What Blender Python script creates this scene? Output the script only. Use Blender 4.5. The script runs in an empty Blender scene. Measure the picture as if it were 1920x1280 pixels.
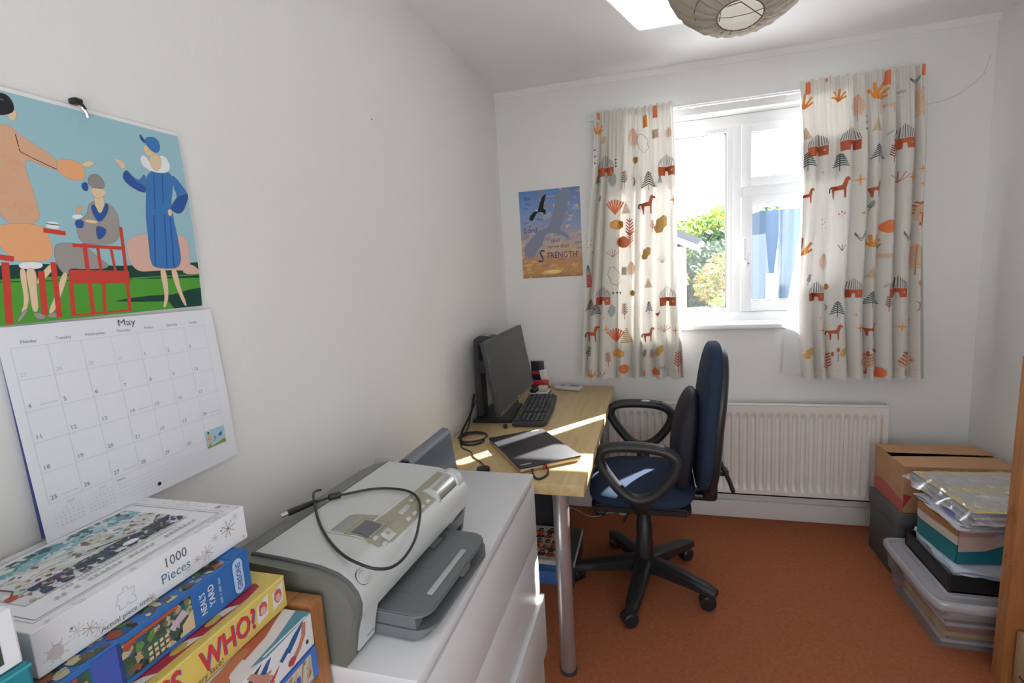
import bpy, bmesh, math, random
from mathutils import Vector, Matrix, Euler
from mathutils.geometry import tessellate_polygon
SC = bpy.context.scene
COL = SC.collection
PI = math.pi
random.seed(7)

# ------------------------------------------------------------------ camera, sky, sun, lights, exposure
CAM = Vector((0.8059, -2.757, 1.3912))
YAW, PITCH, ROLL, FPX = .279, -.144, -.0604, 940.36
def make_camera():
    cy, sy, cp, sp = math.cos(YAW), math.sin(YAW), math.cos(PITCH), math.sin(PITCH)
    F = Vector((-sy*cp, cy*cp, sp)); r0 = Vector((cy, sy, 0)); u0 = r0.cross(F)
    R = math.cos(ROLL)*r0 + math.sin(ROLL)*u0; U = -math.sin(ROLL)*r0 + math.cos(ROLL)*u0
    cd = bpy.data.cameras.new('camera'); cam = bpy.data.objects.new('camera', cd); COL.objects.link(cam)
    cam.matrix_world = Matrix(((R.x, U.x, -F.x, CAM.x), (R.y, U.y, -F.y, CAM.y), (R.z, U.z, -F.z, CAM.z), (0, 0, 0, 1)))
    cd.sensor_fit = 'HORIZONTAL'; cd.sensor_width = 36; cd.lens = 36*FPX/1920
    cd.clip_start = .02; cd.clip_end = 200
    SC.camera = cam
make_camera()
SC.view_settings.view_transform = 'Standard'
SC.view_settings.look = 'None'
SC.view_settings.gamma = 1
SC.view_settings.use_curve_mapping = False
SC.view_settings.exposure = 0.08
w = bpy.data.worlds.new('sky'); SC.world = w; w.use_nodes = True
nt = w.node_tree; nt.nodes.clear()
wo = nt.nodes.new('ShaderNodeOutputWorld'); bg = nt.nodes.new('ShaderNodeBackground')
tc = nt.nodes.new('ShaderNodeTexCoord'); sx = nt.nodes.new('ShaderNodeSeparateXYZ'); cr = nt.nodes.new('ShaderNodeValToRGB')
nt.links.new(tc.outputs['Generated'], sx.inputs[0]); nt.links.new(sx.outputs['Z'], cr.inputs[0])
cr.color_ramp.elements[0].position = 0; cr.color_ramp.elements[0].color = (1, 1, 1, 1)
cr.color_ramp.elements[1].position = .9; cr.color_ramp.elements[1].color = (.62, .78, 1, 1)
nt.links.new(cr.outputs[0], bg.inputs['Color']); bg.inputs['Strength'].default_value = 4.0
nt.links.new(bg.outputs[0], wo.inputs[0])
def lamp(name, kind, loc, to=None, **kw):
    d = bpy.data.lights.new(name, kind); o = bpy.data.objects.new(name, d); COL.objects.link(o); o.location = loc
    if to is not None: o.rotation_euler = (Vector(to)-Vector(loc)).to_track_quat('-Z', 'Y').to_euler()
    for k, v in kw.items(): setattr(d, k, v)
    return o
lamp('sun', 'SUN', (3.825, 5, 4.65), (0, 0, 0), energy=34, angle=math.radians(.6), color=(1, .97, .92))
# added outside spot lamp, stands in for sun reflected up onto the ceiling
lamp('reflected_sun_spot', 'SPOT', (1.92, 2.6, .64), (.92, 0, 2.0), energy=1500, spot_size=math.radians(40), spot_blend=.2, shadow_soft_size=.03, color=(1, 1, 1))
# soft fill lamp added behind the camera to brighten the room and ceiling
a = lamp('fill_light', 'AREA', (1.2, -3.5, 1.2), (1.1, -1.2, 2.5), energy=26, shape='RECTANGLE', size=1.8, size_y=1.5, color=(.90, .95, 1))

# ------------------------------------------------------------------ materials
MATS = {}
def hexc(c): return (c[0], c[1], c[2], 1)
def mat(name, color, rough=.6, metal=0, spec=.5, bump=0, bscale=60, vary=0, vscale=8, coat=0, trans=0):
    if name in MATS: return MATS[name]
    m = bpy.data.materials.new(name); m.use_nodes = True; n = m.node_tree.nodes; l = m.node_tree.links
    b = n['Principled BSDF']; b.inputs['Base Color'].default_value = hexc(color)
    b.inputs['Roughness'].default_value = rough; b.inputs['Metallic'].default_value = metal
    b.inputs['Specular IOR Level'].default_value = spec; b.inputs['Coat Weight'].default_value = coat
    b.inputs['Transmission Weight'].default_value = trans
    if bump or vary:
        t = n.new('ShaderNodeTexCoord')
    if bump:
        x = n.new('ShaderNodeTexNoise'); x.inputs['Scale'].default_value = bscale; x.inputs['Detail'].default_value = 4
        u = n.new('ShaderNodeBump'); u.inputs['Strength'].default_value = bump; u.inputs['Distance'].default_value = .004
        l.new(t.outputs['Object'], x.inputs['Vector']); l.new(x.outputs['Fac'], u.inputs['Height']); l.new(u.outputs[0], b.inputs['Normal'])
    if vary:
        x = n.new('ShaderNodeTexNoise'); x.inputs['Scale'].default_value = vscale; x.inputs['Detail'].default_value = 5
        r = n.new('ShaderNodeValToRGB')
        r.color_ramp.elements[0].position = .3; r.color_ramp.elements[1].position = .7
        r.color_ramp.elements[0].color = hexc([max(0, c*(1-vary)) for c in color]); r.color_ramp.elements[1].color = hexc([min(1, c*(1+vary)) for c in color])
        l.new(t.outputs['Object'], x.inputs['Vector']); l.new(x.outputs['Fac'], r.inputs[0]); l.new(r.outputs[0], b.inputs['Base Color'])
    MATS[name] = m; return m
def wood(name, c1, c2, axis='z', scale=9, rough=.5, dist=3, stretch=.08):
    if name in MATS: return MATS[name]
    m = bpy.data.materials.new(name); m.use_nodes = True; n = m.node_tree.nodes; l = m.node_tree.links
    b = n['Principled BSDF']; b.inputs['Roughness'].default_value = rough
    t = n.new('ShaderNodeTexCoord'); mp = n.new('ShaderNodeMapping')
    s = {'x': (stretch, 1, 1), 'y': (1, stretch, 1), 'z': (1, 1, stretch)}[axis]
    mp.inputs['Scale'].default_value = s
    wv = n.new('ShaderNodeTexNoise'); wv.inputs['Scale'].default_value = scale*6; wv.inputs['Detail'].default_value = 6; wv.inputs['Distortion'].default_value = dist*.3
    r = n.new('ShaderNodeValToRGB'); r.color_ramp.elements[0].position = .3; r.color_ramp.elements[1].position = .72
    r.color_ramp.elements[0].color = hexc(c1); r.color_ramp.elements[1].color = hexc(c2)
    l.new(t.outputs['Object'], mp.inputs[0]); l.new(mp.outputs[0], wv.inputs['Vector']); l.new(wv.outputs['Fac'], r.inputs[0]); l.new(r.outputs[0], b.inputs['Base Color'])
    MATS[name] = m; return m
def cloth(name, color, tl=.3, rough=.9):
    if name in MATS: return MATS[name]
    m = bpy.data.materials.new(name); m.use_nodes = True; n = m.node_tree.nodes; l = m.node_tree.links
    n.clear(); o = n.new('ShaderNodeOutputMaterial'); mx = n.new('ShaderNodeMixShader'); d = n.new('ShaderNodeBsdfDiffuse'); t = n.new('ShaderNodeBsdfTranslucent')
    d.inputs['Color'].default_value = hexc(color); t.inputs['Color'].default_value = hexc(color); mx.inputs[0].default_value = tl
    l.new(d.outputs[0], mx.inputs[1]); l.new(t.outputs[0], mx.inputs[2]); l.new(mx.outputs[0], o.inputs[0])
    MATS[name] = m; return m
def glassy(name, refl=.08, tint=(1, 1, 1), rough=.0, opac=0, ocol=(.8, .8, .8)):
    m = bpy.data.materials.new(name); m.use_nodes = True; n = m.node_tree.nodes; l = m.node_tree.links
    n.clear(); o = n.new('ShaderNodeOutputMaterial'); mx = n.new('ShaderNodeMixShader'); t = n.new('ShaderNodeBsdfTransparent'); g = n.new('ShaderNodeBsdfGlossy')
    t.inputs['Color'].default_value = hexc(tint); g.inputs['Roughness'].default_value = rough; mx.inputs[0].default_value = refl
    l.new(t.outputs[0], mx.inputs[1]); l.new(g.outputs[0], mx.inputs[2]); last = mx
    if opac:
        m2 = n.new('ShaderNodeMixShader'); d = n.new('ShaderNodeBsdfDiffuse'); d.inputs['Color'].default_value = hexc(ocol); m2.inputs[0].default_value = opac
        l.new(mx.outputs[0], m2.inputs[1]); l.new(d.outputs[0], m2.inputs[2]); last = m2
    l.new(last.outputs[0], o.inputs[0]); MATS[name] = m; return m
INK = {'navy2': (.012, .06, .045), 'green': (.09, .35, .04), 'pinkb': (.75, .47, .38), 'peach': (.72, .42, .27), 'orangef': (.85, .42, .2), 'skin': (.8, .6, .38), 'ink': (.02, .02, .025), 'white': (.85, .85, .85),
       'grey': (.36, .33, .31), 'grey2': (.3, .28, .26), 'blue2': (.03, .1, .36), 'blue': (.05, .2, .5), 'red': (.62, .06, .04), 'pghost': (.25, .27, .36), 'pblack': (.015, .015, .015)}
def ink(c):
    """printed colour"""
    if isinstance(c, str): nm = 'print_'+c; c = INK[c]
    else: nm = 'print_%02x%02x%02x' % tuple(int(max(0, min(1, v))*255) for v in c)
    return mat(nm, c, .55, spec=.3)

# ------------------------------------------------------------------ mesh builder
class MB:
    def __init__(s): s.v = []; s.f = []; s.m = []; s.mats = []
    def mi(s, m):
        if m not in s.mats: s.mats.append(m)
        return s.mats.index(m)
    def add(s, vs, fs, m, T=None):
        k = len(s.v); i = s.mi(m)
        if T is not None: vs = [T @ Vector(v) for v in vs]
        s.v += [tuple(v) for v in vs]; s.f += [tuple(k+j for j in f) for f in fs]; s.m += [i]*len(fs)
        return s
    def box(s, x0, x1, y0, y1, z0, z1, m, r=0, T=None, seg=2):
        vs = [(x, y, z) for x in (x0, x1) for y in (y0, y1) for z in (z0, z1)]
        fs = [(0, 1, 3, 2), (4, 6, 7, 5), (0, 4, 5, 1), (2, 3, 7, 6), (0, 2, 6, 4), (1, 5, 7, 3)]
        if r:
            bm = bmesh.new(); V = [bm.verts.new(v) for v in vs]
            for f in fs: bm.faces.new([V[i] for i in f])
            bmesh.ops.bevel(bm, geom=bm.edges[:], offset=r, segments=seg, affect='EDGES', profile=.5, clamp_overlap=True)
            bm.verts.index_update(); vs = [v.co.copy() for v in bm.verts]; fs = [[v.index for v in f.verts] for f in bm.faces]; bm.free()
        return s.add(vs, fs, m, T)
    def prism(s, pts, h0, h1, m, ax='z', T=None, r=0):
        """2D outline extruded along ax; pts give the other two axes in order"""
        def P(a, b, h): return {'z': (a, b, h), 'y': (a, h, b), 'x': (h, a, b)}[ax]
        n = len(pts); vs = [P(a, b, h0) for a, b in pts]+[P(a, b, h1) for a, b in pts]
        tri = tessellate_polygon([[Vector((a, b, 0)) for a, b in pts]])
        bm = bmesh.new(); V = [bm.verts.new(v) for v in vs]
        bm.faces.new(V[:n]); bm.faces.new(V[n:][::-1])
        for i in range(n): bm.faces.new((V[i], V[(i+1) % n], V[n+(i+1) % n], V[n+i]))
        bmesh.ops.recalc_face_normals(bm, faces=bm.faces[:])
        if r: bmesh.ops.bevel(bm, geom=[e for e in bm.edges if e.calc_face_angle(0) > .6], offset=r, segments=2, affect='EDGES', clamp_overlap=True)
        bm.verts.index_update(); vs = [v.co.copy() for v in bm.verts]; fs = [[v.index for v in f.verts] for f in bm.faces]; bm.free()
        return s.add(vs, fs, m, T)
    def lathe(s, prof, c, m, seg=24, T=None, ax='z', cap=True):
        vs = []; fs = []
        for r, h in prof:
            for i in range(seg):
                a = 2*PI*i/seg; p = (r*math.cos(a), r*math.sin(a), h)
                if ax == 'x': p = (p[2], p[0], p[1])
                if ax == 'y': p = (p[0], p[2], p[1])
                vs.append((c[0]+p[0], c[1]+p[1], c[2]+p[2]))
        for k in range(len(prof)-1):
            for i in range(seg):
                j = (i+1) % seg; fs.append((k*seg+i, k*seg+j, (k+1)*seg+j, (k+1)*seg+i))
        if cap: fs.append(tuple(range(seg))[::-1]); fs.append(tuple((len(prof)-1)*seg+i for i in range(seg)))
        return s.add(vs, fs, m, T)
    def tube(s, pts, r, m, seg=10, closed=False, T=None, ry=None, up=None, smooth=0):
        P = [Vector(p) for p in pts]
        for _ in range(smooth):
            Q = []
            n = len(P)
            for i in range(n if closed else n-1):
                a, b = P[i], P[(i+1) % n]; Q += [a*.75+b*.25, a*.25+b*.75]
            if not closed: Q = [P[0]]+Q+[P[-1]]
            P = Q
        n = len(P); vs = []; fs = []; pn = None
        for i in range(n):
            d = (P[(i+1) % n]-P[i-1]) if closed else (P[min(i+1, n-1)]-P[max(i-1, 0)])
            if d.length < 1e-9: d = Vector((0, 0, 1))
            d.normalize()
            if up is not None: a = Vector(up)
            else: a = pn if pn is not None else (Vector((0, 0, 1)) if abs(d.z) < .9 else Vector((1, 0, 0)))
            a = a-d*a.dot(d); a.normalize(); pn = a; b = d.cross(a)
            rr = r[i*len(r)//n] if isinstance(r, (list, tuple)) else r
            for k in range(seg):
                t = 2*PI*k/seg; vs.append(P[i]+a*math.cos(t)*(ry or rr)+b*math.sin(t)*rr)
        for i in range(n if closed else n-1):
            for k in range(seg):
                j = (k+1) % seg; q = (i+1) % n
                fs.append((i*seg+k, i*seg+j, q*seg+j, q*seg+k))
        if not closed: fs.append(tuple(range(seg))[::-1]); fs.append(tuple((n-1)*seg+k for k in range(seg)))
        return s.add(vs, fs, m, T)
    def grid(s, fn, nu, nv, m, T=None):
        vs = [fn(i/nu, j/nv) for j in range(nv+1) for i in range(nu+1)]
        fs = [(j*(nu+1)+i, j*(nu+1)+i+1, (j+1)*(nu+1)+i+1, (j+1)*(nu+1)+i) for j in range(nv) for i in range(nu)]
        return s.add(vs, fs, m, T)
    def build(s, name, parent=None, loc=None, M=None, angle=35, smooth=True):
        """vertices are given in room coordinates (after M); the object's origin goes to loc, or to its thing's base"""
        root = parent
        while root is not None and root.parent is not None: root = root.parent
        o0 = Vector(root.location) if root is not None else Vector(loc or (0, 0, 0))
        me = bpy.data.meshes.new(name)
        vs = [(M @ Vector(v) if M is not None else Vector(v))-o0 for v in s.v]
        me.from_pydata(vs, [], s.f)
        for m in s.mats: me.materials.append(m)
        me.polygons.foreach_set('material_index', s.m)
        if smooth:
            me.polygons.foreach_set('use_smooth', [True]*len(me.polygons)); me.set_sharp_from_angle(angle=math.radians(angle))
        me.update()
        o = bpy.data.objects.new(name, me); COL.objects.link(o)
        if parent is not None: o.parent = parent
        else: o.location = o0
        return o
def tag(o, label=None, cat=None, group=None, kind=None):
    if label: o['label'] = label
    if cat: o['category'] = cat
    if group: o['group'] = group
    if kind: o['kind'] = kind
    return o
def thing(name, label, cat, loc, group=None):
    o = bpy.data.objects.new(name, None); o.empty_display_size = .05; COL.objects.link(o); o.location = loc
    return tag(o, label, cat, group)
def struct(o): o['kind'] = 'structure'; return o

# ------------------------------------------------------------------ printed artwork on a surface of a mesh
TXT = {}
def text_shape(s, bold=False):
    if (s, bold) in TXT: return TXT[(s, bold)]
    c = bpy.data.curves.new('t', 'FONT'); c.body = s; c.size = 1; c.resolution_u = 2; c.offset = .02 if bold else 0
    o = bpy.data.objects.new('t', c); COL.objects.link(o)
    me = o.to_mesh(); vs = [(v.co.x, v.co.y) for v in me.vertices]; fs = [tuple(p.vertices) for p in me.polygons]
    o.to_mesh_clear(); COL.objects.unlink(o); bpy.data.objects.remove(o); bpy.data.curves.remove(c)
    TXT[(s, bold)] = (vs, fs); return TXT[(s, bold)]
def smooth_poly(pts, n=2):
    for _ in range(n):
        q = []
        for i in range(len(pts)):
            a, b = pts[i], pts[(i+1) % len(pts)]; q += [(a[0]*.75+b[0]*.25, a[1]*.75+b[1]*.25), (a[0]*.25+b[0]*.75, a[1]*.25+b[1]*.75)]
        pts = q
    return pts
class Art:
    def __init__(s, mb, fn, clip=None, du=0, hb=.0004, dv=0): s.dv = dv; s.mb = mb; s.fn = fn; s.h = hb; s.k = 0; s.clip = clip; s.du = du
    def lift(s): s.k += 1; return s.h+s.k*1.5e-6
    def emit(s, vs, fs, c):
        h = s.lift(); m = ink(c) if not isinstance(c, bpy.types.Material) else c
        if s.clip: x0, x1, y0, y1 = s.clip; vs = [(min(max(x, x0), x1), min(max(y, y0), y1)) for x, y in vs]
        if s.du:
            bm = bmesh.new(); V = [bm.verts.new((x, y, 0)) for x, y in vs]
            for f in fs:
                try: bm.faces.new([V[i] for i in f])
                except ValueError: pass
            xs = [v[0] for v in vs]; x = math.ceil(min(xs)/s.du)*s.du
            while x < max(xs):
                bmesh.ops.bisect_plane(bm, geom=bm.verts[:]+bm.edges[:]+bm.faces[:], plane_co=(x, 0, 0), plane_no=(1, 0, 0)); x += s.du
            if s.dv:
                ys = [v[1] for v in vs]; y = math.ceil(min(ys)/s.dv)*s.dv
                while y < max(ys):
                    bmesh.ops.bisect_plane(bm, geom=bm.verts[:]+bm.edges[:]+bm.faces[:], plane_co=(0, y, 0), plane_no=(0, 1, 0)); y += s.dv
            bm.verts.index_update(); vs = [(v.co.x, v.co.y) for v in bm.verts]; fs = [[v.index for v in f.verts] for f in bm.faces]; bm.free()
        s.mb.add([s.fn(x, y, h) for x, y in vs], fs, m)
    def poly(s, pts, c):
        tri = tessellate_polygon([[Vector((a, b, 0)) for a, b in pts]])
        s.emit(pts, [tuple(t) for t in tri], c)
    def rect(s, x0, y0, x1, y1, c): s.emit([(x0, y0), (x1, y0), (x1, y1), (x0, y1)], [(0, 1, 2, 3)], c)
    def disc(s, x, y, r, c, ry=None, n=14, a0=0, wob=0):
        ry = ry or r; s.emit([(x+r*(1+wob*random.uniform(-1, 1))*math.cos(2*PI*i/n+a0), y+ry*(1+wob*random.uniform(-1, 1))*math.sin(2*PI*i/n+a0)) for i in range(n)], [tuple(range(n))], c)
    def line(s, pts, wd, c, taper=False):
        vs = []; fs = []; n = len(pts)
        for i, (x, y) in enumerate(pts):
            a = pts[max(i-1, 0)]; b = pts[min(i+1, n-1)]; dx, dy = b[0]-a[0], b[1]-a[1]; L = math.hypot(dx, dy) or 1
            q = wd/2*(1-.7*i/(n-1) if taper else 1); vs += [(x-dy/L*q, y+dx/L*q), (x+dy/L*q, y-dx/L*q)]
            if i: fs.append((2*i-2, 2*i-1, 2*i+1, 2*i))
        s.emit(vs, fs, c)
    def dashes(s, x, y, n, step, hh, c, rot=0, gap=.25):
        ca, sa = math.cos(rot), math.sin(rot); r = random.Random(n)
        for i in range(n):
            if r.random() < gap*.6: continue
            a0, a1, b = i*step, i*step+step*.62, hh*r.uniform(.7, 1)
            s.emit([(x+a*ca-q*sa, y+a*sa+q*ca) for a, q in ((a0, 0), (a1, 0), (a1, b), (a0, b))], [(0, 1, 2, 3)], c)
    def text(s, t, x, y, size, c, rot=0, sx=1, bold=False, center=False, italic=0):
        vs, fs = text_shape(t, bold)
        if not vs: return
        W = max(v[0] for v in vs) if center else 0; ca, sa = math.cos(rot), math.sin(rot); out = []
        for a, b in vs:
            a = (a-W/2)*size*sx+b*size*italic; b = b*size; out.append((x+a*ca-b*sa, y+a*sa+b*ca))
        s.emit(out, fs, c)
    def blobs(s, x0, y0, x1, y1, pal, n, r0, r1, asp=1):
        for _ in range(n):
            x = random.uniform(x0, x1); y = random.uniform(y0, y1); r = random.uniform(r0, r1); q = random.randint(5, 8); a0 = random.random()*6
            s.emit([(min(max(x+r*asp*random.uniform(.5, 1.2)*math.cos(6.283*i/q+a0), x0), x1), min(max(y+r*random.uniform(.5, 1.2)*math.sin(6.283*i/q+a0), y0), y1)) for i in range(q)], [tuple(range(q))], random.choice(pal))
    def flake(s, x, y, r, c, n=8, wd=.0007):
        for i in range(n):
            a = 2*PI*i/n+.2; s.line([(x, y), (x+r*math.cos(a), y+r*math.sin(a))], wd, c)
            if r > .006: s.disc(x+r*math.cos(a), y+r*math.sin(a), wd*1.3, c, n=6)

CAL=[('navy2',[(7,74),(80,78),(194,74),(336,79),(335,60),(335,51),(7,55)]),('green',[(6,57),(120,61),(206,55),(337,58),(330,-2),(1,0)]),('navy2',[(175,20),(197,23),(237,25),(276,24),(311,31),(333,33),(331,-2),(275,0),(266,13),(215,16)]),('pinkb',[(206,110),(220,120),(240,126),(253,122),(268,125),(293,127),(316,124),(319,107),(316,90),(319,76),(305,64),(283,66),(243,65),(220,64),(207,80)]),('pinkb',[(297,59),(307,73),(319,76),(335,65),(334,57)]),('peach',[(67,257),(84,255),(92,245),(130,224),(128,207),(115,208),(90,218),(90,194),(95,162),(95,130),(42,127)]),('orangef',[(130,224),(149,225),(162,222),(164,211),(161,197),(140,196),(126,206)]),('orangef',[(42,128),(99,132),(102,110),(104,94),(98,82),(71,80),(59,82),(48,93),(41,112)]),('skin',[(161,222),(171,228),(182,227),(173,219),(163,218)]),('skin',[(85,275),(93,279),(92,269),(87,262),(81,264)]),('ink',[(76,296),(88,295),(92,284),(90,275),(83,270),(77,267),(69,266)]),('white',[(61,80),(89,80),(87,71),(61,71)]),('skin',[(60,72),(68,72),(66,47),(66,29),(58,12),(54,14),(61,29)]),('skin',[(67,72),(80,72),(76,41),(75,15),(67,13),(68,42)]),('grey',[(47,3),(59,19),(63,16),(52,3)]),('grey',[(66,13),(78,12),(83,4),(72,3)]),('grey',[(160,163),(167,169),(186,170),(199,160),(202,143),(195,107),(151,106),(143,108),(138,117),(139,139),(155,146)]),('skin',[(171,181),(184,180),(184,165),(174,144),(169,161)]),('blue2',[(162,160),(169,167),(174,147),(187,172),(190,160),(175,139),(167,141)]),('skin',[(167,189),(190,189),(187,180),(176,173),(168,178)]),('grey2',[(166,203),(175,210),(186,209),(191,189),(165,189)]),('blue2',[(155,193),(165,197),(164,183),(156,183)]),('blue2',[(138,140),(150,141),(148,128),(137,129)]),('blue2',[(166,135),(180,130),(178,121),(166,111),(164,121)]),('grey',[(105,102),(115,107),(143,106),(159,89),(181,71),(142,69),(119,72),(118,61),(110,65),(104,80)]),('skin',[(111,67),(118,64),(106,37),(92,10),(84,10),(97,34)]),('skin',[(100,80),(102,72),(82,51),(76,52),(87,68)]),('grey',[(84,10),(98,11),(94,3),(84,5)]),('white',[(135,147),(150,148),(147,142),(136,141)]),('orangef',[(142,157),(151,162),(149,151),(142,150)]),('skin',[(151,142),(170,141),(167,136),(152,137)]),('blue',[(263,230),(308,236),(305,204),(294,177),(301,97),(298,76),(287,68),(254,69),(242,76),(245,121),(246,153),(255,198)]),('blue',[(258,226),(258,198),(250,190),(227,199),(217,211),(227,226),(235,216),(246,209)]),('blue2',[(217,211),(227,226),(238,209),(258,201),(250,190),(230,198)]),('blue',[(307,234),(335,199),(331,191),(312,162),(292,168),(301,182),(312,192),(305,211)]),('blue2',[(314,195),(335,201),(330,187),(313,161),(293,167),(299,180)]),('white',[(254,247),(262,255),(273,238),(290,259),(304,257),(307,239),(296,229),(271,228),(256,235)]),('skin',[(271,257),(291,260),(291,241),(278,228),(270,238)]),('skin',[(262,266),(270,272),(282,270),(282,259),(269,252),(264,258)]),('blue',[(266,277),(276,286),(292,286),(295,274),(289,261),(277,262),(270,270)]),('blue2',[(260,287),(266,283),(270,272),(261,276)]),('skin',[(210,239),(222,238),(229,231),(222,223),(216,230)]),('skin',[(288,169),(297,169),(293,157),(287,159)]),('skin',[(256,69),(269,69),(268,23),(259,2),(254,4),(261,23)]),('skin',[(276,68),(289,68),(291,35),(301,3),(295,2),(284,32)]),('white',[(102,136),(117,135),(116,125),(100,126)]),('red',[(119,69),(204,66),(204,47),(117,50)])]
CALL=[('red',3.7,[(145,107),(143,2)]),('red',3.3,[(129,104),(204,101)]),('red',3.3,[(202,134),(198,3)]),('red',2.9,[(163,100),(162,45)]),('red',2.6,[(182,99),(184,59)]),('red',3.7,[(119,51),(116,3)]),('red',3.3,[(164,48),(159,2)]),('red',1.8,[(115,5),(197,4)]),('red',4.0,[(96,123),(123,120)]),('red',5.1,[(47,80),(40,1)]),('red',4.8,[(85,68),(81,9)]),('red',4.4,[(101,80),(98,4)]),('red',4.4,[(35,88),(57,84)]),('blue2',1.1,[(273,225),(265,167)]),('blue2',1.5,[(261,157),(250,73)]),('blue2',1.1,[(289,228),(281,175)]),('blue2',1.5,[(280,159),(271,70)]),('blue2',1.5,[(290,156),(284,71)]),('orangef',0.9,[(66,173),(76,185),(85,176)]),('orangef',0.9,[(55,148),(72,164),(88,153)]),('orangef',0.9,[(79,239),(83,230),(102,224)]),('orangef',0.9,[(60,138),(72,149),(88,140)]),('orangef',0.7,[(68,203),(82,208),(84,196)]),('ink',0.6,[(86,246),(87,224),(103,217),(127,208)]),('ink',0.7,[(101,132),(117,131)])]
POS=[('pghost',[(225,461),(286,472),(275,419),(259,346),(239,289),(216,253),(241,245),(270,215),(265,197),(244,217),(189,238),(144,238),(125,205),(119,171),(91,156),(71,122),(53,115),(30,120),(18,143),(10,161),(39,194),(73,234),(115,261),(159,270),(185,344),(206,418)]),('pblack',[(155,451),(148,431),(137,395),(134,372),(147,366),(146,350),(139,340),(131,353),(102,358),(88,340),(83,330),(71,312),(57,315),(51,324),(61,342),(80,360),(105,368),(113,397),(130,437)]),('white',[(89,369),(105,370),(102,361),(89,362)])]
MOTIFS=[('L','hand',551,2058,42),('L','tri3',538,1922,67),('L','hut',589,1871,84),('L','fir',549,1808,45),('L','blob',621,1800,56),('L','fan',629,1665,61),('L','cloud',635,1578,45),('L','twigr',678,1797,72),('L','leafo',724,1984,89),('L','dot',734,1884,28),('L','moon',721,1784,39),('L','pine',794,1777,78),('L','stars',699,1716,28),('L','horse',786,1665,78),('L','tri',683,1660,45),('L','twigo',809,1561,50),('L','oak',849,1564,78),('L','star',908,1675,45),('L','star',891,1733,17),('L','hut',880,1845,84),('L','outl',770,1962,72),('L','rect',581,1998,28),('L','rect',830,2000,33),('L','twigo',699,1547,100),('L','sun',664,1491,50),('L','cap',830,2118,50),('L','capr',560,2126,28),('L','capo',783,2066,50),('L','leafo',892,1990,50),('L','fir2',848,1774,39),('L','twigg',554,1709,33),('L','tri3',641,1877,33),('L','dots',498,1474,67),('L','sun',670,1486,45),('L','twigo',699,1501,72),('L','tower',484,1331,100),('L','cactus',610,1438,33),('L','outl',615,1321,78),('L','leafo',701,1349,72),('L','oak2',775,1426,56),('L','hut',556,1224,78),('L','tri3h',625,1233,22),('L','dot',704,1230,25),('L','hut',876,1210,84),('L','pine',490,1172,61),('L','pine',517,1146,61),('L','twigr',662,1141,72),('L','blob',598,1143,50),('L','fir',784,1155,56),('L','bird',831,1126,28),('L','star',555,1108,20),('L','star',568,1049,42),('L','horse',494,1026,72),('L','fan',615,1013,61),('L','tri',669,1018,67),('L','horse',778,1016,61),('L','cactus',857,1044,33),('L','star',911,1034,42),('L','twigg',468,922,67),('L','twigg',755,912,50),('L','cloud',625,917,42),('L','oak',831,933,50),('L','twigo',793,906,56),('L','twigo',922,874,95),('L','hand',480,813,33),('L','sun',651,835,45),('L','vv',540,807,17),('L','capo',753,813,22),('L','twigo',571,889,67),('L','rect',666,1345,33),('L','tri',783,1282,39),('L','cat',844,844,33),('L','sun',812,819,33),('L','bush',853,1392,28),('R','capr',1492,2113,51),('R','capr',1563,2139,19),('R','capr',1802,2119,61),('R','capr',1925,2129,45),('R','hand',1476,2056,57),('R','tri',1487,1921,51),('R','hut',1534,1860,96),('R','pine',1495,1792,83),('R','horse',1493,1639,64),('R','twigg',1473,1560,45),('R','hand',1612,2062,45),('R','leafo',1688,2001,108),('R','hut',1662,1871,96),('R','pine',1623,1775,76),('R','horse',1624,1662,89),('R','star',1699,1689,54),('R','star',1675,1746,22),('R','hand2',1756,2066,67),('R','deer',1804,1994,70),('R','tri',1764,1922,51),('R','pine',1769,1798,76),('R','horse',1762,1643,70),('R','twigg',1747,1572,45),('R','hut',1866,1856,99),('R','moonb',1852,2036,29),('R','stripe',1916,1991,102),('R','vv',1898,2076,26),('R','star',1899,1680,57),('R','star',1931,1711,38),('R','star',1934,1649,32),('R','twigr',1824,1789,76),('R','cactus',1852,1688,45),('R','tree',1934,1529,108),('R','twigb',1809,1875,38),('R','sun',1820,1487,38),('R','star',1553,1736,19),('R','tri3',1721,1930,64),('R','leafs',1633,1547,26),('R','cap3',1565,1865,32),('R','hand',1472,1410,72),('R','leafo',1565,1331,85),('R','hut',1540,1201,85),('R','dot',1584,1219,30),('R','moon',1585,1122,36),('R','star',1569,1018,49),('R','star',1556,1077,23),('R','star',1582,1049,23),('R','pine',1629,1114,76),('R','horse',1621,1007,72),('R','twigo',1593,856,112),('R','leafs',1636,902,66),('R','sun',1817,1475,56),('R','hand2',1751,1421,53),('R','vv',1708,1436,33),('R','hut',1690,1210,85),('R','star',1724,1025,56),('R','star',1703,1086,23),('R','tree',1760,858,105),('R','deer',1810,1347,85),('R','tri',1759,1282,49),('R','pine',1764,1156,76),('R','horse',1766,1016,59),('R','leafs',1777,906,53),('R','sun',1808,813,51),('R','tree',1939,1500,66),('R','vv',1894,1426,33),('R','tree2',1929,1324,132),('R','dot',1951,1220,30),('R','hut',1862,1208,89),('R','moon',1942,1119,46),('R','star',1882,1027,56),('R','star',1917,1053,39),('R','star',1916,989,30),('R','tree',1908,863,118),('R','twigr',1827,1135,72),('R','twigb',1813,1214,33),('R','cloud',1714,1543,7),('R','oak',1513,910,59),('R','hand',1474,802,39),('R','cap3',1562,1506,53),('R','antl',1637,1395,26),('R','twigg',1503,1258,53),('R','oak',1660,914,46)]

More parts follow.
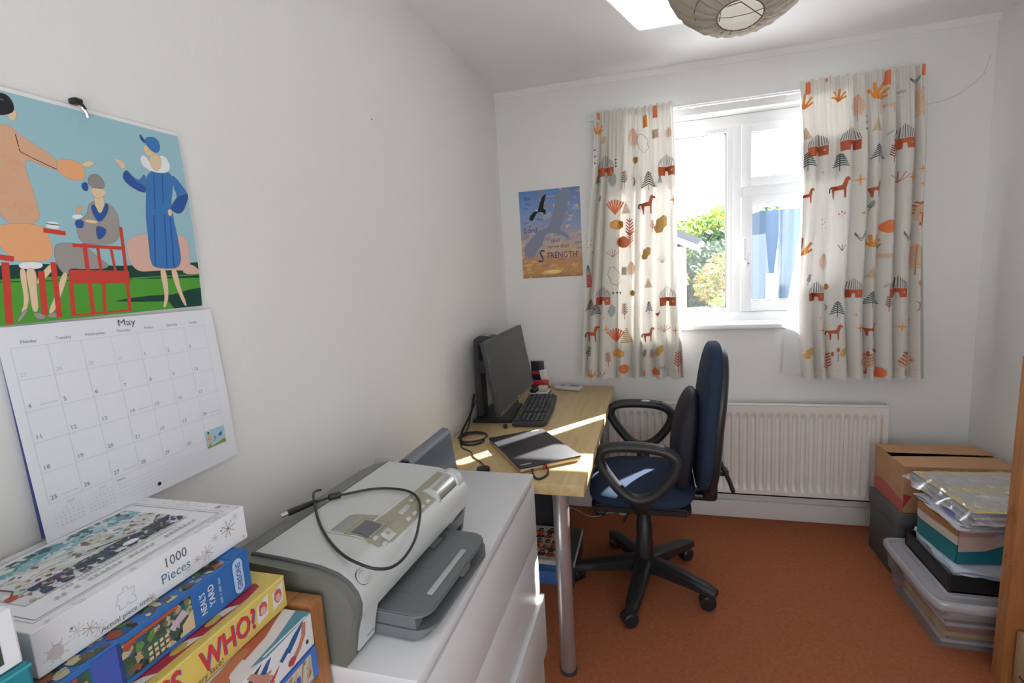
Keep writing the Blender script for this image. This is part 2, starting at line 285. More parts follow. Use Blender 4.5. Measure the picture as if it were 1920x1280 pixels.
# ------------------------------------------------------------------ the room
H, W = 2.3219, 2.2234
YR = -3.7
wallm = mat('wall_paint', (.81, .797, .772), .75, bump=.12, bscale=90)
ceilm = mat('ceiling_paint', (.86, .855, .845), .8, bump=.08, bscale=60)
gloss = mat('white_gloss_paint', (.82, .81, .79), .3)
upvc = mat('white_upvc', (.86, .87, .88), .25)
carpet = mat('rust_carpet', (.40, .135, .062), 1, spec=.1, bump=.6, bscale=420, vary=.12, vscale=70)
MB().box(-.1, W+.1, YR, .28, -.08, 0, carpet).build('floor', smooth=False)['kind'] = 'structure'
MB().box(-.1, W+.1, YR, .28, H, H+.1, ceilm).build('ceiling', smooth=False)['kind'] = 'structure'
wl = MB().box(-.1, 0, YR, 0, 0, H, wallm)
for y, z in ((-1.755, 2.06), (-1.33, 1.86), (-1.395, 2.2)): wl.lathe([(.0028, 0), (.0018, .0016)], (0, y, z), mat('pin_hole', (.2, .17, .14), .9), seg=7, ax='x')
struct(wl.build('wall_left', smooth=False))
struct(MB().box(W, W+.1, YR, 0, 0, H, wallm).build('wall_right', smooth=False))
struct(MB().box(-.1, W+.1, YR-.1, YR, 0, H, wallm).build('wall_front', smooth=False))
WX0, WX1, WZ0, WZ1 = .70, 1.77, 1.045, 2.085
wb = MB()
wb.box(-.1, WX0, 0, .28, 0, H, wallm).box(WX1, W+.1, 0, .28, 0, H, wallm).box(WX0, WX1, 0, .28, 0, WZ0-.028, wallm).box(WX0, WX1, 0, .28, WZ1, H, wallm)
A = Art(wb, lambda x, z, h: (x, -h, z), hb=.0002)
crk = mat('hairline_crack', (.42, .37, .33), .9)
A.line([(1.93, 1.985), (2.0, 2.0), (2.05, 2.005), (2.1, 2.025), (2.15, 2.06), (2.185, 2.095), (2.195, 2.13), (2.205, 2.17)], .0016, crk)
struct(wb.build('wall_back', smooth=False))
struct(MB().prism([(0, H), (0, H-.026), (-.006, H-.026), (-.024, H-.006), (-.024, H)], 0, W, gloss, ax='x').build('trim_1'))
def skirt(name, pts):
    return struct(MB().box(*pts, gloss, r=.004).build(name))
skirt('baseboard_back', (.0, W, -.018, 0, 0, .095))
skirt('baseboard_left', (0, .018, YR, -.018, 0, .095))
skirt('baseboard_right', (W-.018, W, YR, -.018, 0, .095))
struct(MB().box(WX0-.03, WX1+.03, -.028, .105, WZ0-.028, WZ0, gloss, r=.008, seg=3).build('trim_2'))   # window board

# window: fixed light on the left, top hung vent over side hung sash on the right
FY0, FY1 = .10, .165
fr = MB(); MX0, MX1 = 1.205, 1.255
fr.box(WX0, WX0+.05, FY0, FY1, WZ0, WZ1, upvc, r=.003).box(WX1-.05, WX1, FY0, FY1, WZ0, WZ1, upvc, r=.003)
fr.box(WX0+.048, WX1-.048, FY0+.001, FY1-.001, WZ1-.06, WZ1-.001, upvc, r=.003).box(WX0+.048, WX1-.048, FY0+.001, FY1-.001, WZ0+.001, WZ0+.05, upvc, r=.003)
fr.box(MX0, MX1, FY0+.002, FY1-.002, WZ0+.048, WZ1-.058, upvc, r=.003)
fr.box(MX1-.002, WX1-.048, FY0+.003, FY1-.003, 1.675, 1.735, upvc, r=.003)
win = fr.build('window_1'); struct(win)
gask = mat('window_gasket', (.12, .1, .12), .5)
pane = glassy('window_glass', .05); pane2 = glassy('sash_glass', .10, (.93, .96, 1))
def sash(x0, x1, z0, z1, wd, y0, y1, name, gm):
    f = MB()
    k = .0005
    f.box(x0, x0+wd, y0, y1, z0, z1, upvc, r=.003).box(x1-wd, x1, y0, y1, z0, z1, upvc, r=.003).box(x0+wd-.002, x1-wd+.002, y0+k, y1-k, z1-wd, z1-k, upvc, r=.003).box(x0+wd-.002, x1-wd+.002, y0+k, y1-k, z0+k, z0+wd, upvc, r=.003)
    g = .003
    for q in ((x0+wd, x0+wd+g, z0+wd, z1-wd), (x1-wd-g, x1-wd, z0+wd, z1-wd), (x0+wd, x1-wd, z1-wd-g, z1-wd), (x0+wd, x1-wd, z0+wd, z0+wd+g)):
        f.box(q[0], q[1], y0+.012, y1, q[2], q[3], gask)
    s_ = f.build(name, win)
    MB().box(x0+wd-.004, x1-wd+.004, (y0+y1)/2, (y0+y1)/2+.004, z0+wd-.004, z1-wd+.004, gm).build('glass', s_, smooth=False)
    return s_
sash(WX0+.04, MX0+.004, WZ0+.044, WZ1-.05, .03, FY0+.004, FY1-.01, 'fixed_light', pane)
sash(MX1-.01, WX1-.04, 1.728, WZ1-.052, .045, FY0-.014, FY1-.01, 'top_vent', pane)
ls = sash(MX1-.01, WX1-.04, WZ0+.052, 1.682, .052, FY0-.014, FY1-.01, 'side_sash', pane2)
hd = MB().box(1.262, 1.282, .066, .088, 1.33, 1.40, upvc, r=.005).box(1.25, 1.268, .052, .068, 1.36, 1.475, upvc, r=.006)
hd.lathe([(.005, 0), (.005, -.002)], (1.277, .066, 1.345), mat('handle_lock', (.25, .2, .3), .4), ax='y', seg=10)
tag(hd.build('handle', ls))

# radiator
rad = mat('radiator_enamel', (.80, .76, .72), .3)
RX0, RX1, RZ0, RZ1 = .565, 1.858, .165, .651
rt = thing('radiator', 'long cream ribbed panel radiator on the wall below the window', 'radiator', ((RX0+RX1)/2, -.06, RZ0))
def rfn(u, v):
    x = RX0+(RX1-RX0)*u; z = RZ0+(RZ1-RZ0)*v
    p = ((x-RX0-.02)/.0375) % 1
    k = min(1, max(0, (z-RZ0-.035)/.02))*min(1, max(0, (RZ1-.05-z)/.02))*(1 if RX0+.02 < x < RX1-.02 else 0)
    g = 1 if .3 < p < .7 else (0 if p < .15 or p > .85 else (p-.15)/.15 if p < .5 else (.85-p)/.15)
    return (x, -.098+.013*k*g, z)
r_ = MB().grid(rfn, 520, 40, rad)
r_.box(RX0, RX1, -.098, -.088, RZ0-.001, RZ0+.012, rad, r=.003).box(RX0, RX1, -.099, -.086, RZ1-.012, RZ1+.001, rad, r=.004)
r_.build('front_panel', rt, angle=50)
MB().box(RX0, RX1, -.05, -.04, RZ0+.01, RZ1-.01, rad, r=.003).build('rear_panel', rt)
g_ = MB()
for i in range(60): x = RX0+.03+i*.0207; g_.box(x, x+.012, -.086, -.05, RZ1-.016, RZ1-.008, rad)
g_.build('top_grille', rt, smooth=False)
MB().box(RX0-.004, RX0, -.096, -.04, RZ0, RZ1, rad, r=.001).build('side_cover', rt); MB().box(RX1, RX1+.004, -.096, -.04, RZ0, RZ1, rad, r=.001).build('side_cover', rt)
MB().lathe([(.011, 0), (.011, RZ0+.03)], (RX1+.02, -.06, 0), rad).box(RX1, RX1+.03, -.07, -.05, RZ0+.015, RZ0+.035, rad, r=.004).build('valve_pipe', rt)
MB().box(RX0+.1, RX0+.13, -.041, -.001, RZ0+.1, RZ0+.13, rad).build('bracket', rt); MB().box(RX1-.13, RX1-.1, -.041, -.001, RZ0+.1, RZ0+.13, rad).build('bracket', rt)

# ------------------------------------------------------------------ curtains
fab = cloth('curtain_cotton', (.80, .765, .71), .2); lin = cloth('curtain_lining', (.86, .86, .86), .35)
CC = dict(o=(.80, .30, .05), oy=(.72, .38, .09), co=(.80, .22, .09), pe=(.80, .46, .26), rb=(.52, .12, .05), br=(.24, .05, .04), pk=(.55, .25, .24), gn=(.05, .09, .085), gg=(.36, .42, .39), mu=(.62, .38, .12), dk=(.10, .10, .13), be=(.68, .5, .36), lg=(.5, .47, .45), ta=(.62, .44, .24))
def motif(A, m, x, z, h):
    L, D, P = A.line, A.disc, A.poly; c = CC
    R = h/2
    if m in ('hand', 'hand2'):
        for a, l in ((-55, .7), (-25, .95), (5, 1.05), (35, .9), (60, .65)):
            a = math.radians(a+(20 if m == 'hand2' else 0)); L([(x, z-R), (x+math.sin(a)*l*h*.5, z-R+math.cos(a)*l*h*.5), (x+math.sin(a)*l*h, z-R+math.cos(a)*l*h)], h*.15, c['o'])
    elif m == 'fan':
        for a in range(-36, 37, 12):
            q = math.radians(a); L([(x+math.sin(q)*h*.98, z-R+math.cos(q)*h*.98), (x, z-R)], h*.13, c['co'], True)
    elif m == 'cactus' or m == 'bush':
        for a in (-50, -25, 0, 25, 50):
            q = math.radians(a); L([(x, z-R), (x+math.sin(q)*h, z-R+math.cos(q)*h)], h*.07, c['pk' if m == 'cactus' else 'lg'])
    elif m == 'tri3': [P([(x-.006, z+k-.005), (x+.006, z+k), (x-.005, z+k+.006)], c['dk']) for k in (-R*.8, 0, R*.8)]
    elif m == 'tri3h': [P([(x+k-.006, z+.006), (x+k, z-.008), (x+k+.006, z+.006)], c['dk']) for k in (-.018, 0, .018)]
    elif m == 'hut':
        P([(x-R*.75, z-R), (x-R*.15, z-R), (x-R*.1, z-R*.55), (x+R*.1, z-R*.55), (x+R*.15, z-R), (x+R*.75, z-R), (x+R*.78, z-R*.15), (x-R*.78, z-R*.15)], c['rb'])
        D(x+R*.45, z-R*.55, R*.1, c['be'], n=5)
        for i in range(11):
            q = -R*.78+i*R*.156; L([(x+q, z-R*.1), (x+q*.8, z+R*(1-abs(q)/R*.75))], h*.022, c['dk'])
    elif m == 'tower':
        P([(x-R*.16, z-R), (x+R*.16, z-R), (x+R*.18, z+R*.1), (x-R*.16, z+R*.1)], (.5, .13, .1)); [D(x, z+k, R*.05, c['be'], n=5) for k in (-R*.6, -R*.2)]
        for i in range(6): q = -R*.15+i*R*.06; L([(x+q, z+R*.14), (x+q*.3, z+R*(.95-abs(q)/R))], h*.014, c['dk'])
    elif m in ('pine', 'fir2', 'fir'):
        k = .75 if m == 'pine' else .5
        L([(x, z-R), (x, z+R*.8)], h*.025, c['gn'])
        for i in range(6):
            q = z+R*.9-i*h*.12; w_ = R*k*(.35+i*.13)
            L([(x-w_, q-h*.14), (x, q)], h*.05, c['gn']); L([(x+w_, q-h*.14), (x, q)], h*.05, c['gn'])
    elif m == 'blob': D(x, z, R*.62, c['gg'], R, n=12, wob=.12); L([(x, z-R), (x+R*.6, z+R*.1)], h*.03, c['lg'])
    elif m == 'cloud':
        P([(x+R*1.2*math.cos(a*.52)*(1+.1*(a % 2)), z+R*.85*math.sin(a*.52)*(1+.1*(a % 2))) for a in range(12)], c['oy'])
        for _ in range(22): q = random.random()*6.28; r = random.random()**.5*.8; D(x+R*1.2*r*math.cos(q), z+R*.8*r*math.sin(q), h*.035, (.86, .72, .45), n=5)
    elif m in ('twigr', 'twigo', 'twigg', 'twigb'):
        k = c[{'twigr': 'br', 'twigo': 'rb', 'twigg': 'gn', 'twigb': 'gg'}[m]]; t = .25 if m == 'twigg' else 0; t = .9 if m == 'twigb' else t
        def q(u, v): return (x+u*math.cos(t)+v*math.sin(t), z-u*math.sin(t)+v*math.cos(t))
        L([q(0, -R), q(0, R)], h*.028, k)
        for i in range(5):
            v = -R*.4+i*h*.13; e = h*.17*(1-i*.08); L([q(0, v), q(e, v+e)], h*.045, k); L([q(0, v), q(-e, v+e)], h*.045, k)
    elif m in ('tree',):
        D(x, z+R*.1, R*.55, c['be'], R*.5, n=12, wob=.1)
        L([(x, z-R), (x, z+R*.8)], h*.045, c['rb'])
        for i in range(4):
            v = z-R*.25+i*h*.14; e = h*.24*(1-i*.16); L([(x, v), (x+e, v+e*.8)], h*.055, c['rb']); L([(x, v), (x-e, v+e*.8)], h*.055, c['rb'])
    elif m in ('leafo', 'tree2'):
        L([(x, z-R), (x, z+R*.9)], h*.015, c['rb'])
        for i in range(11):
            v = z-R*.5+i*h*.068; e = h*.22*math.sin(.5+i*.22); L([(x, v+h*.06), (x+e, v-h*.06)], h*.035, c['pe']); L([(x, v+h*.06), (x-e, v-h*.06)], h*.035, c['pe'])
    elif m == 'dot': D(x, z, R*.8, c['mu'], R, n=12)
    elif m == 'sun': D(x, z, R, c['co'], R*.92, n=18, wob=.03)
    elif m == 'moon': P([(x-R*.5, z+R), (x+R*.2, z+R*.7), (x+R*.5, z), (x+R*.2, z-R*.8), (x-R*.2, z-R), (x+R*.1, z-R*.4), (x+R*.15, z+R*.2), (x-R*.1, z+R*.7)], c['pk'])
    elif m in ('star', 'stars'):
        for zz, r in (((z, R),) if m == 'star' else ((z, R*.4), (z-h*.9, R*.4))):
            P([(x+(r if i % 2 == 0 else r*.16)*math.cos(i*PI/4)*(1 if i % 4 else .85), zz+(r if i % 2 == 0 else r*.16)*math.sin(i*PI/4)) for i in range(8)], c['o'])
    elif m == 'horse':
        P([(x-R*.7, z+R*.15), (x-R*.6, z-R*.15), (x-R*.45, z-R), (x-R*.33, z-R), (x-R*.3, z-R*.2), (x+R*.25, z-R*.2), (x+R*.3, z-R), (x+R*.42, z-R*.95), (x+R*.42, z-R*.05), (x+R*.6, z+R*.65), (x+R*.82, z+R*.55), (x+R*.78, z+R*.8), (x+R*.5, z+R), (x+R*.3, z+R*.8), (x+R*.15, z+R*.25)], c['rb'])
        L([(x-R*.65, z+R*.1), (x-R*.85, z-R*.1), (x-R*.85, z-R*.45)], h*.08, c['dk'])
    elif m == 'deer':
        P([(x-R*.8, z+R*.25), (x-R*.75, z-R*.9), (x-R*.65, z-R*.9), (x-R*.6, z-R*.15), (x+R*.5, z-R*.15), (x+R*.55, z-R*.9), (x+R*.65, z-R*.9), (x+R*.7, z+R*.25)], c['be'])
        P([(x-R*.85, z+R*.2), (x-R*.55, z+R*.2), (x-R*.5, z+R*.7), (x-R*.8, z+R*.65)], c['be']); [L([(x-R*.65, z+R*.7), (x-R*.65+k*R, z+R*1.25)], h*.03, c['dk']) for k in (-.3, 0, .3)]
    elif m == 'tri':
        for i in range(8): q = i/8; L([(x-R*.8*(1-q), z-R+h*q), (x+R*.8*(1-q), z-R+h*q)], h*.09, c['ta'])
    elif m in ('oak', 'oak2'):
        t = .5; P([(x+(R*.45*(1+.4*(i % 2)))*math.sin(i*2*PI/14)*math.cos(t)+R*math.cos(i*2*PI/14)*math.sin(t), z-(R*.45*(1+.4*(i % 2)))*math.sin(i*2*PI/14)*math.sin(t)+R*math.cos(i*2*PI/14)*math.cos(t)) for i in range(14)], c['mu'])
    elif m == 'outl':
        q = [(x+R*.5*(1+.3*(i % 2))*math.sin(i*2*PI/14)-R*.2*math.cos(i*2*PI/14), z+R*math.cos(i*2*PI/14)) for i in range(14)]; L(q+[q[0]], h*.02, c['br'])
    elif m in ('cap', 'capr', 'capo'):
        P([(x-R*.35, z-R), (x+R*.35, z-R), (x+R*.3, z+R*.8), (x, z+R), (x-R*.3, z+R*.8)], c['co' if m != 'capo' else 'o'])
    elif m == 'rect' : P([(x-R*.7, z-R), (x+R*.6, z-R), (x+R*.7, z+R), (x-R*.6, z+R)], c['be'])
    elif m == 'stripe':
        for i in range(13): v = z-R+i*h/12; L([(x-R*.3, v-.004), (x+R*.3, v+.004)], h*.045, c['pe'])
    elif m == 'vv':
        for k in (0, h*.3): L([(x-h*.6, z+R+k*.6), (x, z-R+k), (x+h*.6, z+R+k)], h*.1, c['dk'])
    elif m == 'leafs':
        L([(x, z-R), (x, z)], h*.03, c['br']); [D(x+k*R*.6, z+q*R, R*.16, c['rb'], R*.35, n=8) for k, q in ((-1, 0), (0, .6), (1, .1))]
    elif m == 'dots' or m == 'cap3': [D(x+k*R*.5, z+q*R, R*.09, c['pk'], n=5) for k, q in ((-.6, .8), (.3, .9), (.1, .3), (-.5, 0), (.4, -.6))]
    elif m == 'moonb': D(x, z+R*.5, R, c['lg'], R*.45); [D(x+k*R*.5, z-q*R, R*.12, c['lg'], n=5) for k, q in ((-1, .6), (0, .9), (.8, 1.2), (.1, 1.6))]
    elif m == 'antl': [L([(x, z-R), (x+k*R, z+R)], h*.08, c['dk']) for k in (-.9, 0, .9)]
    elif m == 'bird': P([(x-R, z-R*.2), (x-R*.5, z-R), (x+R*.1, z-R*.6), (x+R*.5, z+R), (x-R*.1, z+R*.1)], c['rb'])
    elif m == 'cat': P([(x-R, z-R), (x-R*.8, z+R*.3), (x+R*.4, z+R*.2), (x+R*.9, z+R), (x+R*.6, z-R), (x+R*.4, z-R*.3), (x-R*.6, z-R*.3)], c['lg'])
def curtain(side, label, xl, xr, y0, z0, z1, n, seed, liners):
    rnd = random.Random(seed); ph = [rnd.uniform(-1, 1) for _ in range(6)]
    def edge(tab, z):
        for (za, xa), (zb, xb) in zip(tab, tab[1:]):
            if za >= z >= zb: return xa+(xb-xa)*(za-z)/(za-zb)
        return tab[-1][1] if z < tab[-1][0] else tab[0][1]
    def yy(x, z):
        a, b = edge(xl, z), edge(xr, z); t = (x-a)/(b-a)
        tw = t+.018*math.sin(6.3*t*2+ph[0])+.012*math.sin(6.3*t*5+ph[1]+z*.8)+.02*math.sin(6.3*t*1.3+ph[4])
        k = min(1, max(0, (z1-.06-z)/.3)); dep = .014+.036*k
        f = abs(math.cos(PI*n*tw+ph[2]+.5*math.sin(z*2.1+ph[3])))**.7
        hd = .006*math.sin(t*n*2*PI*2.6+ph[5])*(1-k)
        return y0-dep*f+hd+.006*math.sin(9*t+4*z)
    th = thing('curtain', label, 'curtain', ((edge(xl, z0)+edge(xr, z0))/2, y0, z0), 'pair of printed curtains')
    m = MB(); nu = 340
    zs = [z0+(z1-z0)*j/60 for j in range(61)]
    def fn(u, v):
        z = z0+(z1-z0)*v; a, b = edge(xl, z), edge(xr, z); x = a+(b-a)*u
        zz = z + ((.004*math.sin(u*n*6.28)+.003*math.sin(u*31)) if v < .001 else 0) + (.005*math.sin(u*n*6.28*1.7) if v > .999 else 0)
        return (x, yy(x, z), zz)
    m.grid(fn, nu, 60, fab)
    A = Art(m, lambda x, z, h: (x, yy(x, z)-h, z), du=.0035, hb=.0014)
    for s_, mo, x, z, h in MOTIFS:
        if s_ != side: continue
        x *= .001; z *= .001; h = max(h*(.00122 if side == 'L' else .00105), .013); a, b = edge(xl, z), edge(xr, z)
        A.clip = (a+.001, b-.001, z0+.003, z1-.003)
        motif(A, mo, x, min(z, z1-h*.5), h)
    hemc = cloth('curtain_stitch', (.6, .56, .5), .2)
    A.clip = None; A.line([(edge(xl, z0+.045)+.004, z0+.045), (edge(xr, z0+.045)-.004, z0+.045)], .0012, hemc)
    m.build('printed_fabric', th, angle=80)
    l_ = MB()
    def fl(u, v):
        z = z0+.012+(z1-.03-z0)*v; a, b = edge(liners, z), edge(xr, z)-.004; x = a+(b-a)*u
        xx = max(x, edge(xl, z)+.001); bulge = max(0, edge(xl, z)-x)
        return (x, yy(xx, z)+.012+bulge*.5, z)
    l_.grid(fl, 200, 40, lin); tag(l_.build('lining', th, angle=80), 'plain white lining')
    # heading tape with little hooks
    for i in range(8):
        hk = MB(); x = edge(xl, z1)+.02+i*(edge(xr, z1)-edge(xl, z1)-.04)/7; hk.tube([(x, y0+.004, z1-.05), (x, y0+.016, z1-.035), (x, y0+.018, z1-.012)], .0016, upvc, seg=6); hk.build('curtain_hook', th)
    return th
curtain('L', 'printed curtain with orange and grey woodland motifs, hanging left of the window', [(2.135, .54), (1.95, .53), (1.6, .495), (1.2, .46), (.79, .43)], [(2.135, .915), (1.95, .92), (1.5, .925), (1.1, .935), (.79, .95)], -.075, .785, 2.135, 7.5, 3, [(2.135, .545), (.79, .44)])
curtain('R', 'printed curtain hanging right of the window, white lining showing at its inner edge', [(2.14, 1.463), (1.9, 1.475), (1.5, 1.476), (1.2, 1.470), (1.0, 1.478), (.785, 1.497)], [(2.14, 1.94), (1.8, 1.95), (1.3, 1.965), (.785, 1.987)], -.075, .782, 2.145, 8.0, 11, [(2.14, 1.465), (1.5, 1.472), (1.3, 1.45), (1.15, 1.432), (.785, 1.417)])
rl = thing('curtain_rail', 'white curtain track fixed above the window between the curtains', 'curtain rail', (1.24, -.05, 2.12))
MB().box(.5, 1.96, -.056, -.036, 2.108, 2.128, upvc, r=.004).box(.5, 1.96, -.064, -.056, 2.115, 2.122, upvc, r=.002).build('track', rl)
for x in (.56, 1.0, 1.24, 1.42, 1.9): MB().box(x, x+.02, -.035, -.0005, 2.112, 2.13, upvc, r=.002).build('bracket', rl)

# ------------------------------------------------------------------ wall calendar
cal = thing('wall_calendar', 'open wall calendar showing May below a picture of elegantly dressed women, hung on left wall', 'calendar', (0, -2.184, 1.06))
paper = mat('calendar_paper', (.80, .81, .86), .5)
CY = -2.350
m = MB()
def pf(u, v, h):            # upper page, bellies slightly off the wall; u,v in metres from its lower left corner
    return (.004+.004*math.sin(PI*min(1, max(0, v/.298)))+h, CY+u, 1.358+v)
m.grid(lambda a, b: pf(.335*a, .304*b, 0), 12, 24, mat('calendar_board', (.84, .83, .82), .5))
A = Art(m, pf, clip=(0, .333, 0, .2985), du=.03, dv=.02, hb=.0006)
A.rect(0, 0, .333, .2985, (.34, .56, .62))
edgec = (.16, .13, .13)
for c, p in CAL:
    pp = [(x*.001, y*.001) for x, y in p]; pp = pp if c == 'red' or c in ('navy2', 'green') else smooth_poly(pp)
    A.poly(pp, c)
    if c not in ('navy2', 'green', 'white'): A.line(pp+[pp[0]], .0005, (.45, .3, .25) if c in ('peach', 'orangef', 'skin', 'pinkb') else edgec)
for x, y, r in ((.058, .212, .011), (.062, .18, .013), (.078, .15, .010), (.052, .148, .010), (.078, .205, .007)):
    for k in (1, .65, .35): A.line([(x+r*k*math.cos(t*.5), y+r*k*math.sin(t*.5)) for t in range(11)], .0009, (.78, .36, .2))
for c, wd, p in CALL:
    A.line([(x*.001, y*.001) for x, y in p], wd*.0016, c)
A.dashes(.062, .286, 9, .0022, .0022, (.2, .2, .25))
m.build('picture_page', cal, angle=80)
m = MB()
def gf(u, v, h):            # grid page: u from left edge, v down from the fold (negative)
    z = 1.356+v; t = min(1, -v/.3); return (.006+.018*t*t*(1-.75*u/.33)+.004*math.sin(PI*t)+h, -2.328+u*(1+.03*t)+.0*t, z-.018*u*(1-t)-.006*u*t)
m.grid(lambda a, b: gf(.325*a, -.292*(1-b), 0), 12, 30, paper)
A = Art(m, gf, du=.03, dv=.015, hb=.0005)
gc = (.56, .57, .62); dc = (.27, .27, .31)
A.text('May', .151, -.014, .015, (.12, .12, .15), sx=1.15)
cx = [.012+.0415*i for i in range(8)]; rz = [-.027-.0425*i for i in range(7)]
days = ['Monday', 'Tuesday', 'Wednesday', 'Thursday', 'Friday', 'Saturday', 'Sunday']
for i, d in enumerate(days): A.text(d, cx[i]+.021, -.023, .0058, dc, center=True)
for x in cx[:-1]+[cx[7]]: A.line([(x, -.028), (x, -.24)], .0004, gc)
for k in range(6): A.line([(cx[0], -.028-.0425*k), (cx[7], -.028-.0425*k)], .0004, gc)
nums = ['27', '28', '29', '30']+[str(i) for i in range(1, 32)]
for i, d in enumerate(nums):
    A.text(d, cx[i % 7]+.003, -.066-.0425*(i//7), .0085 if i > 3 else .0075, dc if i > 3 else gc)
for i in (7, 17, 27, 28, 30): A.line([(cx[i % 7]+.017, -.064-.0425*(i//7)), (cx[i % 7]+.038, -.064-.0425*(i//7))], .0008, gc)
for q in range(2):
    A.text(('April', 'June')[q], .02+.043*q+.012, -.2475, .005, gc)
    for r in range(5):
        for c_ in range(7):
            if (r or c_ > 2): A.text(str(r*7+c_-1 if r else c_-1), .014+.043*q+.0054*c_, -.2535-.0055*r, .0033, gc)
A.text('Notes', .1, -.2475, .005, dc)
for k in range(5): A.line([(.1, -.254-.006*k), (.27, -.254-.006*k)], .0003, gc)
A.disc(.162, -.279, .0032, (.03, .03, .06))
A.clip = (.262, .303, -.2565, -.2235)
A.rect(.262, -.2565, .303, -.2235, (.4, .62, .7)); A.rect(.262, -.2565, .303, -.249, (.25, .33, .08))
for c, x, y, r, ry in (('peach', .268, -.242, .004, .012), ('ink', .268, -.228, .002, .002), ('blue', .293, -.237, .004, .009), ('red', .282, -.247, .007, .003), ('grey', .281, -.241, .003, .005), ('pinkb', .298, -.246, .003, .003)): A.disc(x, y, r, c, ry)
m.build('month_page', cal, angle=80)
m = MB()
m.grid(lambda a, b: (.002+.008*(1-b), -2.335+.0095+.313*a, 1.07+.265*b), 2, 6, mat('calendar_back_page', (.12, .13, .4), .5)); m.build('back_pages', cal)
c_ = MB(); blk = mat('black_steel_clip', (.03, .025, .02), .35, .4); chrome = mat('chrome', (.8, .8, .82), .12, 1)
c_.box(0, .014, -2.187, -2.175, 1.664, 1.672, blk, r=.002).tube([(.006, -2.18, 1.667), (.014, -2.178, 1.664), (.016, -2.176, 1.657)], .0022, blk, smooth=1)
c_.tube([(.013, -2.178, 1.66), (.014, -2.174, 1.654), (.013, -2.172, 1.647)], .0028, chrome, smooth=1); c_.build('hanging_clip', cal)

# ------------------------------------------------------------------ poster
PX0, PZ0, PW, PH = .105, 1.331, .336, .472
m = MB().box(PX0, PX0+PW, -.0012, -.0002, PZ0, PZ0+PH, mat('poster_paper', (.6, .55, .5), .4))
A = Art(m, lambda x, z, h: (PX0+x, -.0012-h, PZ0+z), clip=(0, PW, 0, PH), hb=.0003)
def lerp(a, b, t): return tuple(a[i]+(b[i]-a[i])*t for i in range(3))
stops = [(0, (.42, .2, .1)), (.08, (.62, .34, .13)), (.18, (.55, .28, .15)), (.3, (.6, .42, .25)), (.42, (.5, .42, .42)), (.6, (.3, .36, .55)), (.8, (.2, .32, .6)), (1, (.13, .25, .52))]
def skyc(t):
    for (a, ca), (b, cb) in zip(stops, stops[1:]):
        if a <= t <= b: return lerp(ca, cb, (t-a)/(b-a))
    return stops[-1][1]
for i in range(40): A.rect(0, PH*i/40, PW, PH*(i+1)/40, skyc((i+.5)/40))
rp = random.Random(5)
for _ in range(150):
    x = rp.uniform(0, PW); t = rp.uniform(.0, 1); u = x/PW
    if t > .5 and u < .35 and rp.random() < .75: continue
    base = skyc(t); cl = (.72, .5, .34) if rp.random() < .6 else (.32, .25, .3)
    if t < .25: cl = (.8, .5, .2) if rp.random() < .5 else (.45, .22, .16)
    A.disc(x, t*PH, rp.uniform(.008, .026), lerp(base, cl, rp.uniform(.35, .85)), rp.uniform(.004, .012), n=9, wob=.35)
A.disc(.17, .03, .05, (.85, .6, .18), .012); A.disc(.17, .03, .03, (.9, .72, .3), .007)
for c, p in POS: A.poly(smooth_poly([(x*.001, y*.001) for x, y in p], 1), c)
for i in range(6): A.line([(.045+.014*i, .15), (.012+.018*i, .105+.002*i)], .009, 'pghost', True)
pc = (.045, .045, .17)
for t, x, y, s_, it in (('But', .028, .424, .028, .15), ('they', .033, .398, .018, .15), ('that', .022, .375, .018, .15), ('wait', .095, .312, .026, .1), ('upon', .02, .297, .018, .1), ('the', .042, .28, .016, .1), ('Lord', .017, .247, .046, .15), ('shall', .166, .187, .034, .15), ('renew their', .145, .157, .03, .15)):
    A.text(t, x, y, s_, pc, sx=.85, italic=it)
A.text('S', .088, .085, .098, pc, sx=.75, italic=.2); A.text('TRENGTH', .138, .103, .047, pc, sx=.80)
A.dashes(.03, .068, 48, .0058, .004, (.45, .25, .2)); A.dashes(.13, .054, 14, .0058, .004, (.45, .25, .2))
pst = m.build('poster', loc=(PX0+PW/2, 0, PZ0), smooth=False)
tag(pst, 'inspirational poster with flying eagle and sunset sky, stuck to the wall left of curtain', 'poster')

# ------------------------------------------------------------------ paper lantern
lan = cloth('lantern_paper', (.52, .475, .40), .42); wire = mat('lantern_wire', (.16, .08, .05), .6)
LC = Vector((1.010, -1.42, 2.060)); LR = .173
th = thing('paper_lantern', 'round crinkled paper lantern shade hanging from the ceiling', 'ceiling lamp', (LC.x, LC.y, LC.z-LR))
T = Matrix.Translation(LC) @ Matrix.Rotation(math.radians(-16), 4, Vector((1, -.2, 0)).normalized())
m = MB()
def lf(u, v):
    a = 2*PI*u; p = math.radians(-74+148*v); rr = LR*(1-.022*(abs(math.sin(p*11)))**.7*.6)
    rr *= 1+.006*math.sin(a*23+v*9)+.004*math.sin(a*41)
    return (rr*math.cos(p)*math.cos(a), rr*math.cos(p)*math.sin(a), rr*.93*math.sin(p))
m.grid(lf, 160, 90, lan, T=T); m.build('paper_shade', th, angle=70)
m = MB()
for s_ in (-1, 1):
    p = math.radians(74)*s_; r0 = LR*math.cos(p); z_ = LR*.93*math.sin(p)
    m.tube([(r0*math.cos(a*.2618), r0*math.sin(a*.2618), z_) for a in range(24)], .0016, wire, seg=6, closed=True, T=T)
for k in range(6):
    p = math.radians(-55+22*k); r0 = LR*math.cos(p)-.003; m.tube([(r0*math.cos(a*.2618), r0*math.sin(a*.2618), LR*.93*math.sin(p)+.004*math.sin(a*.26)) for a in range(24)], .0009, wire, seg=5, closed=True, T=T)
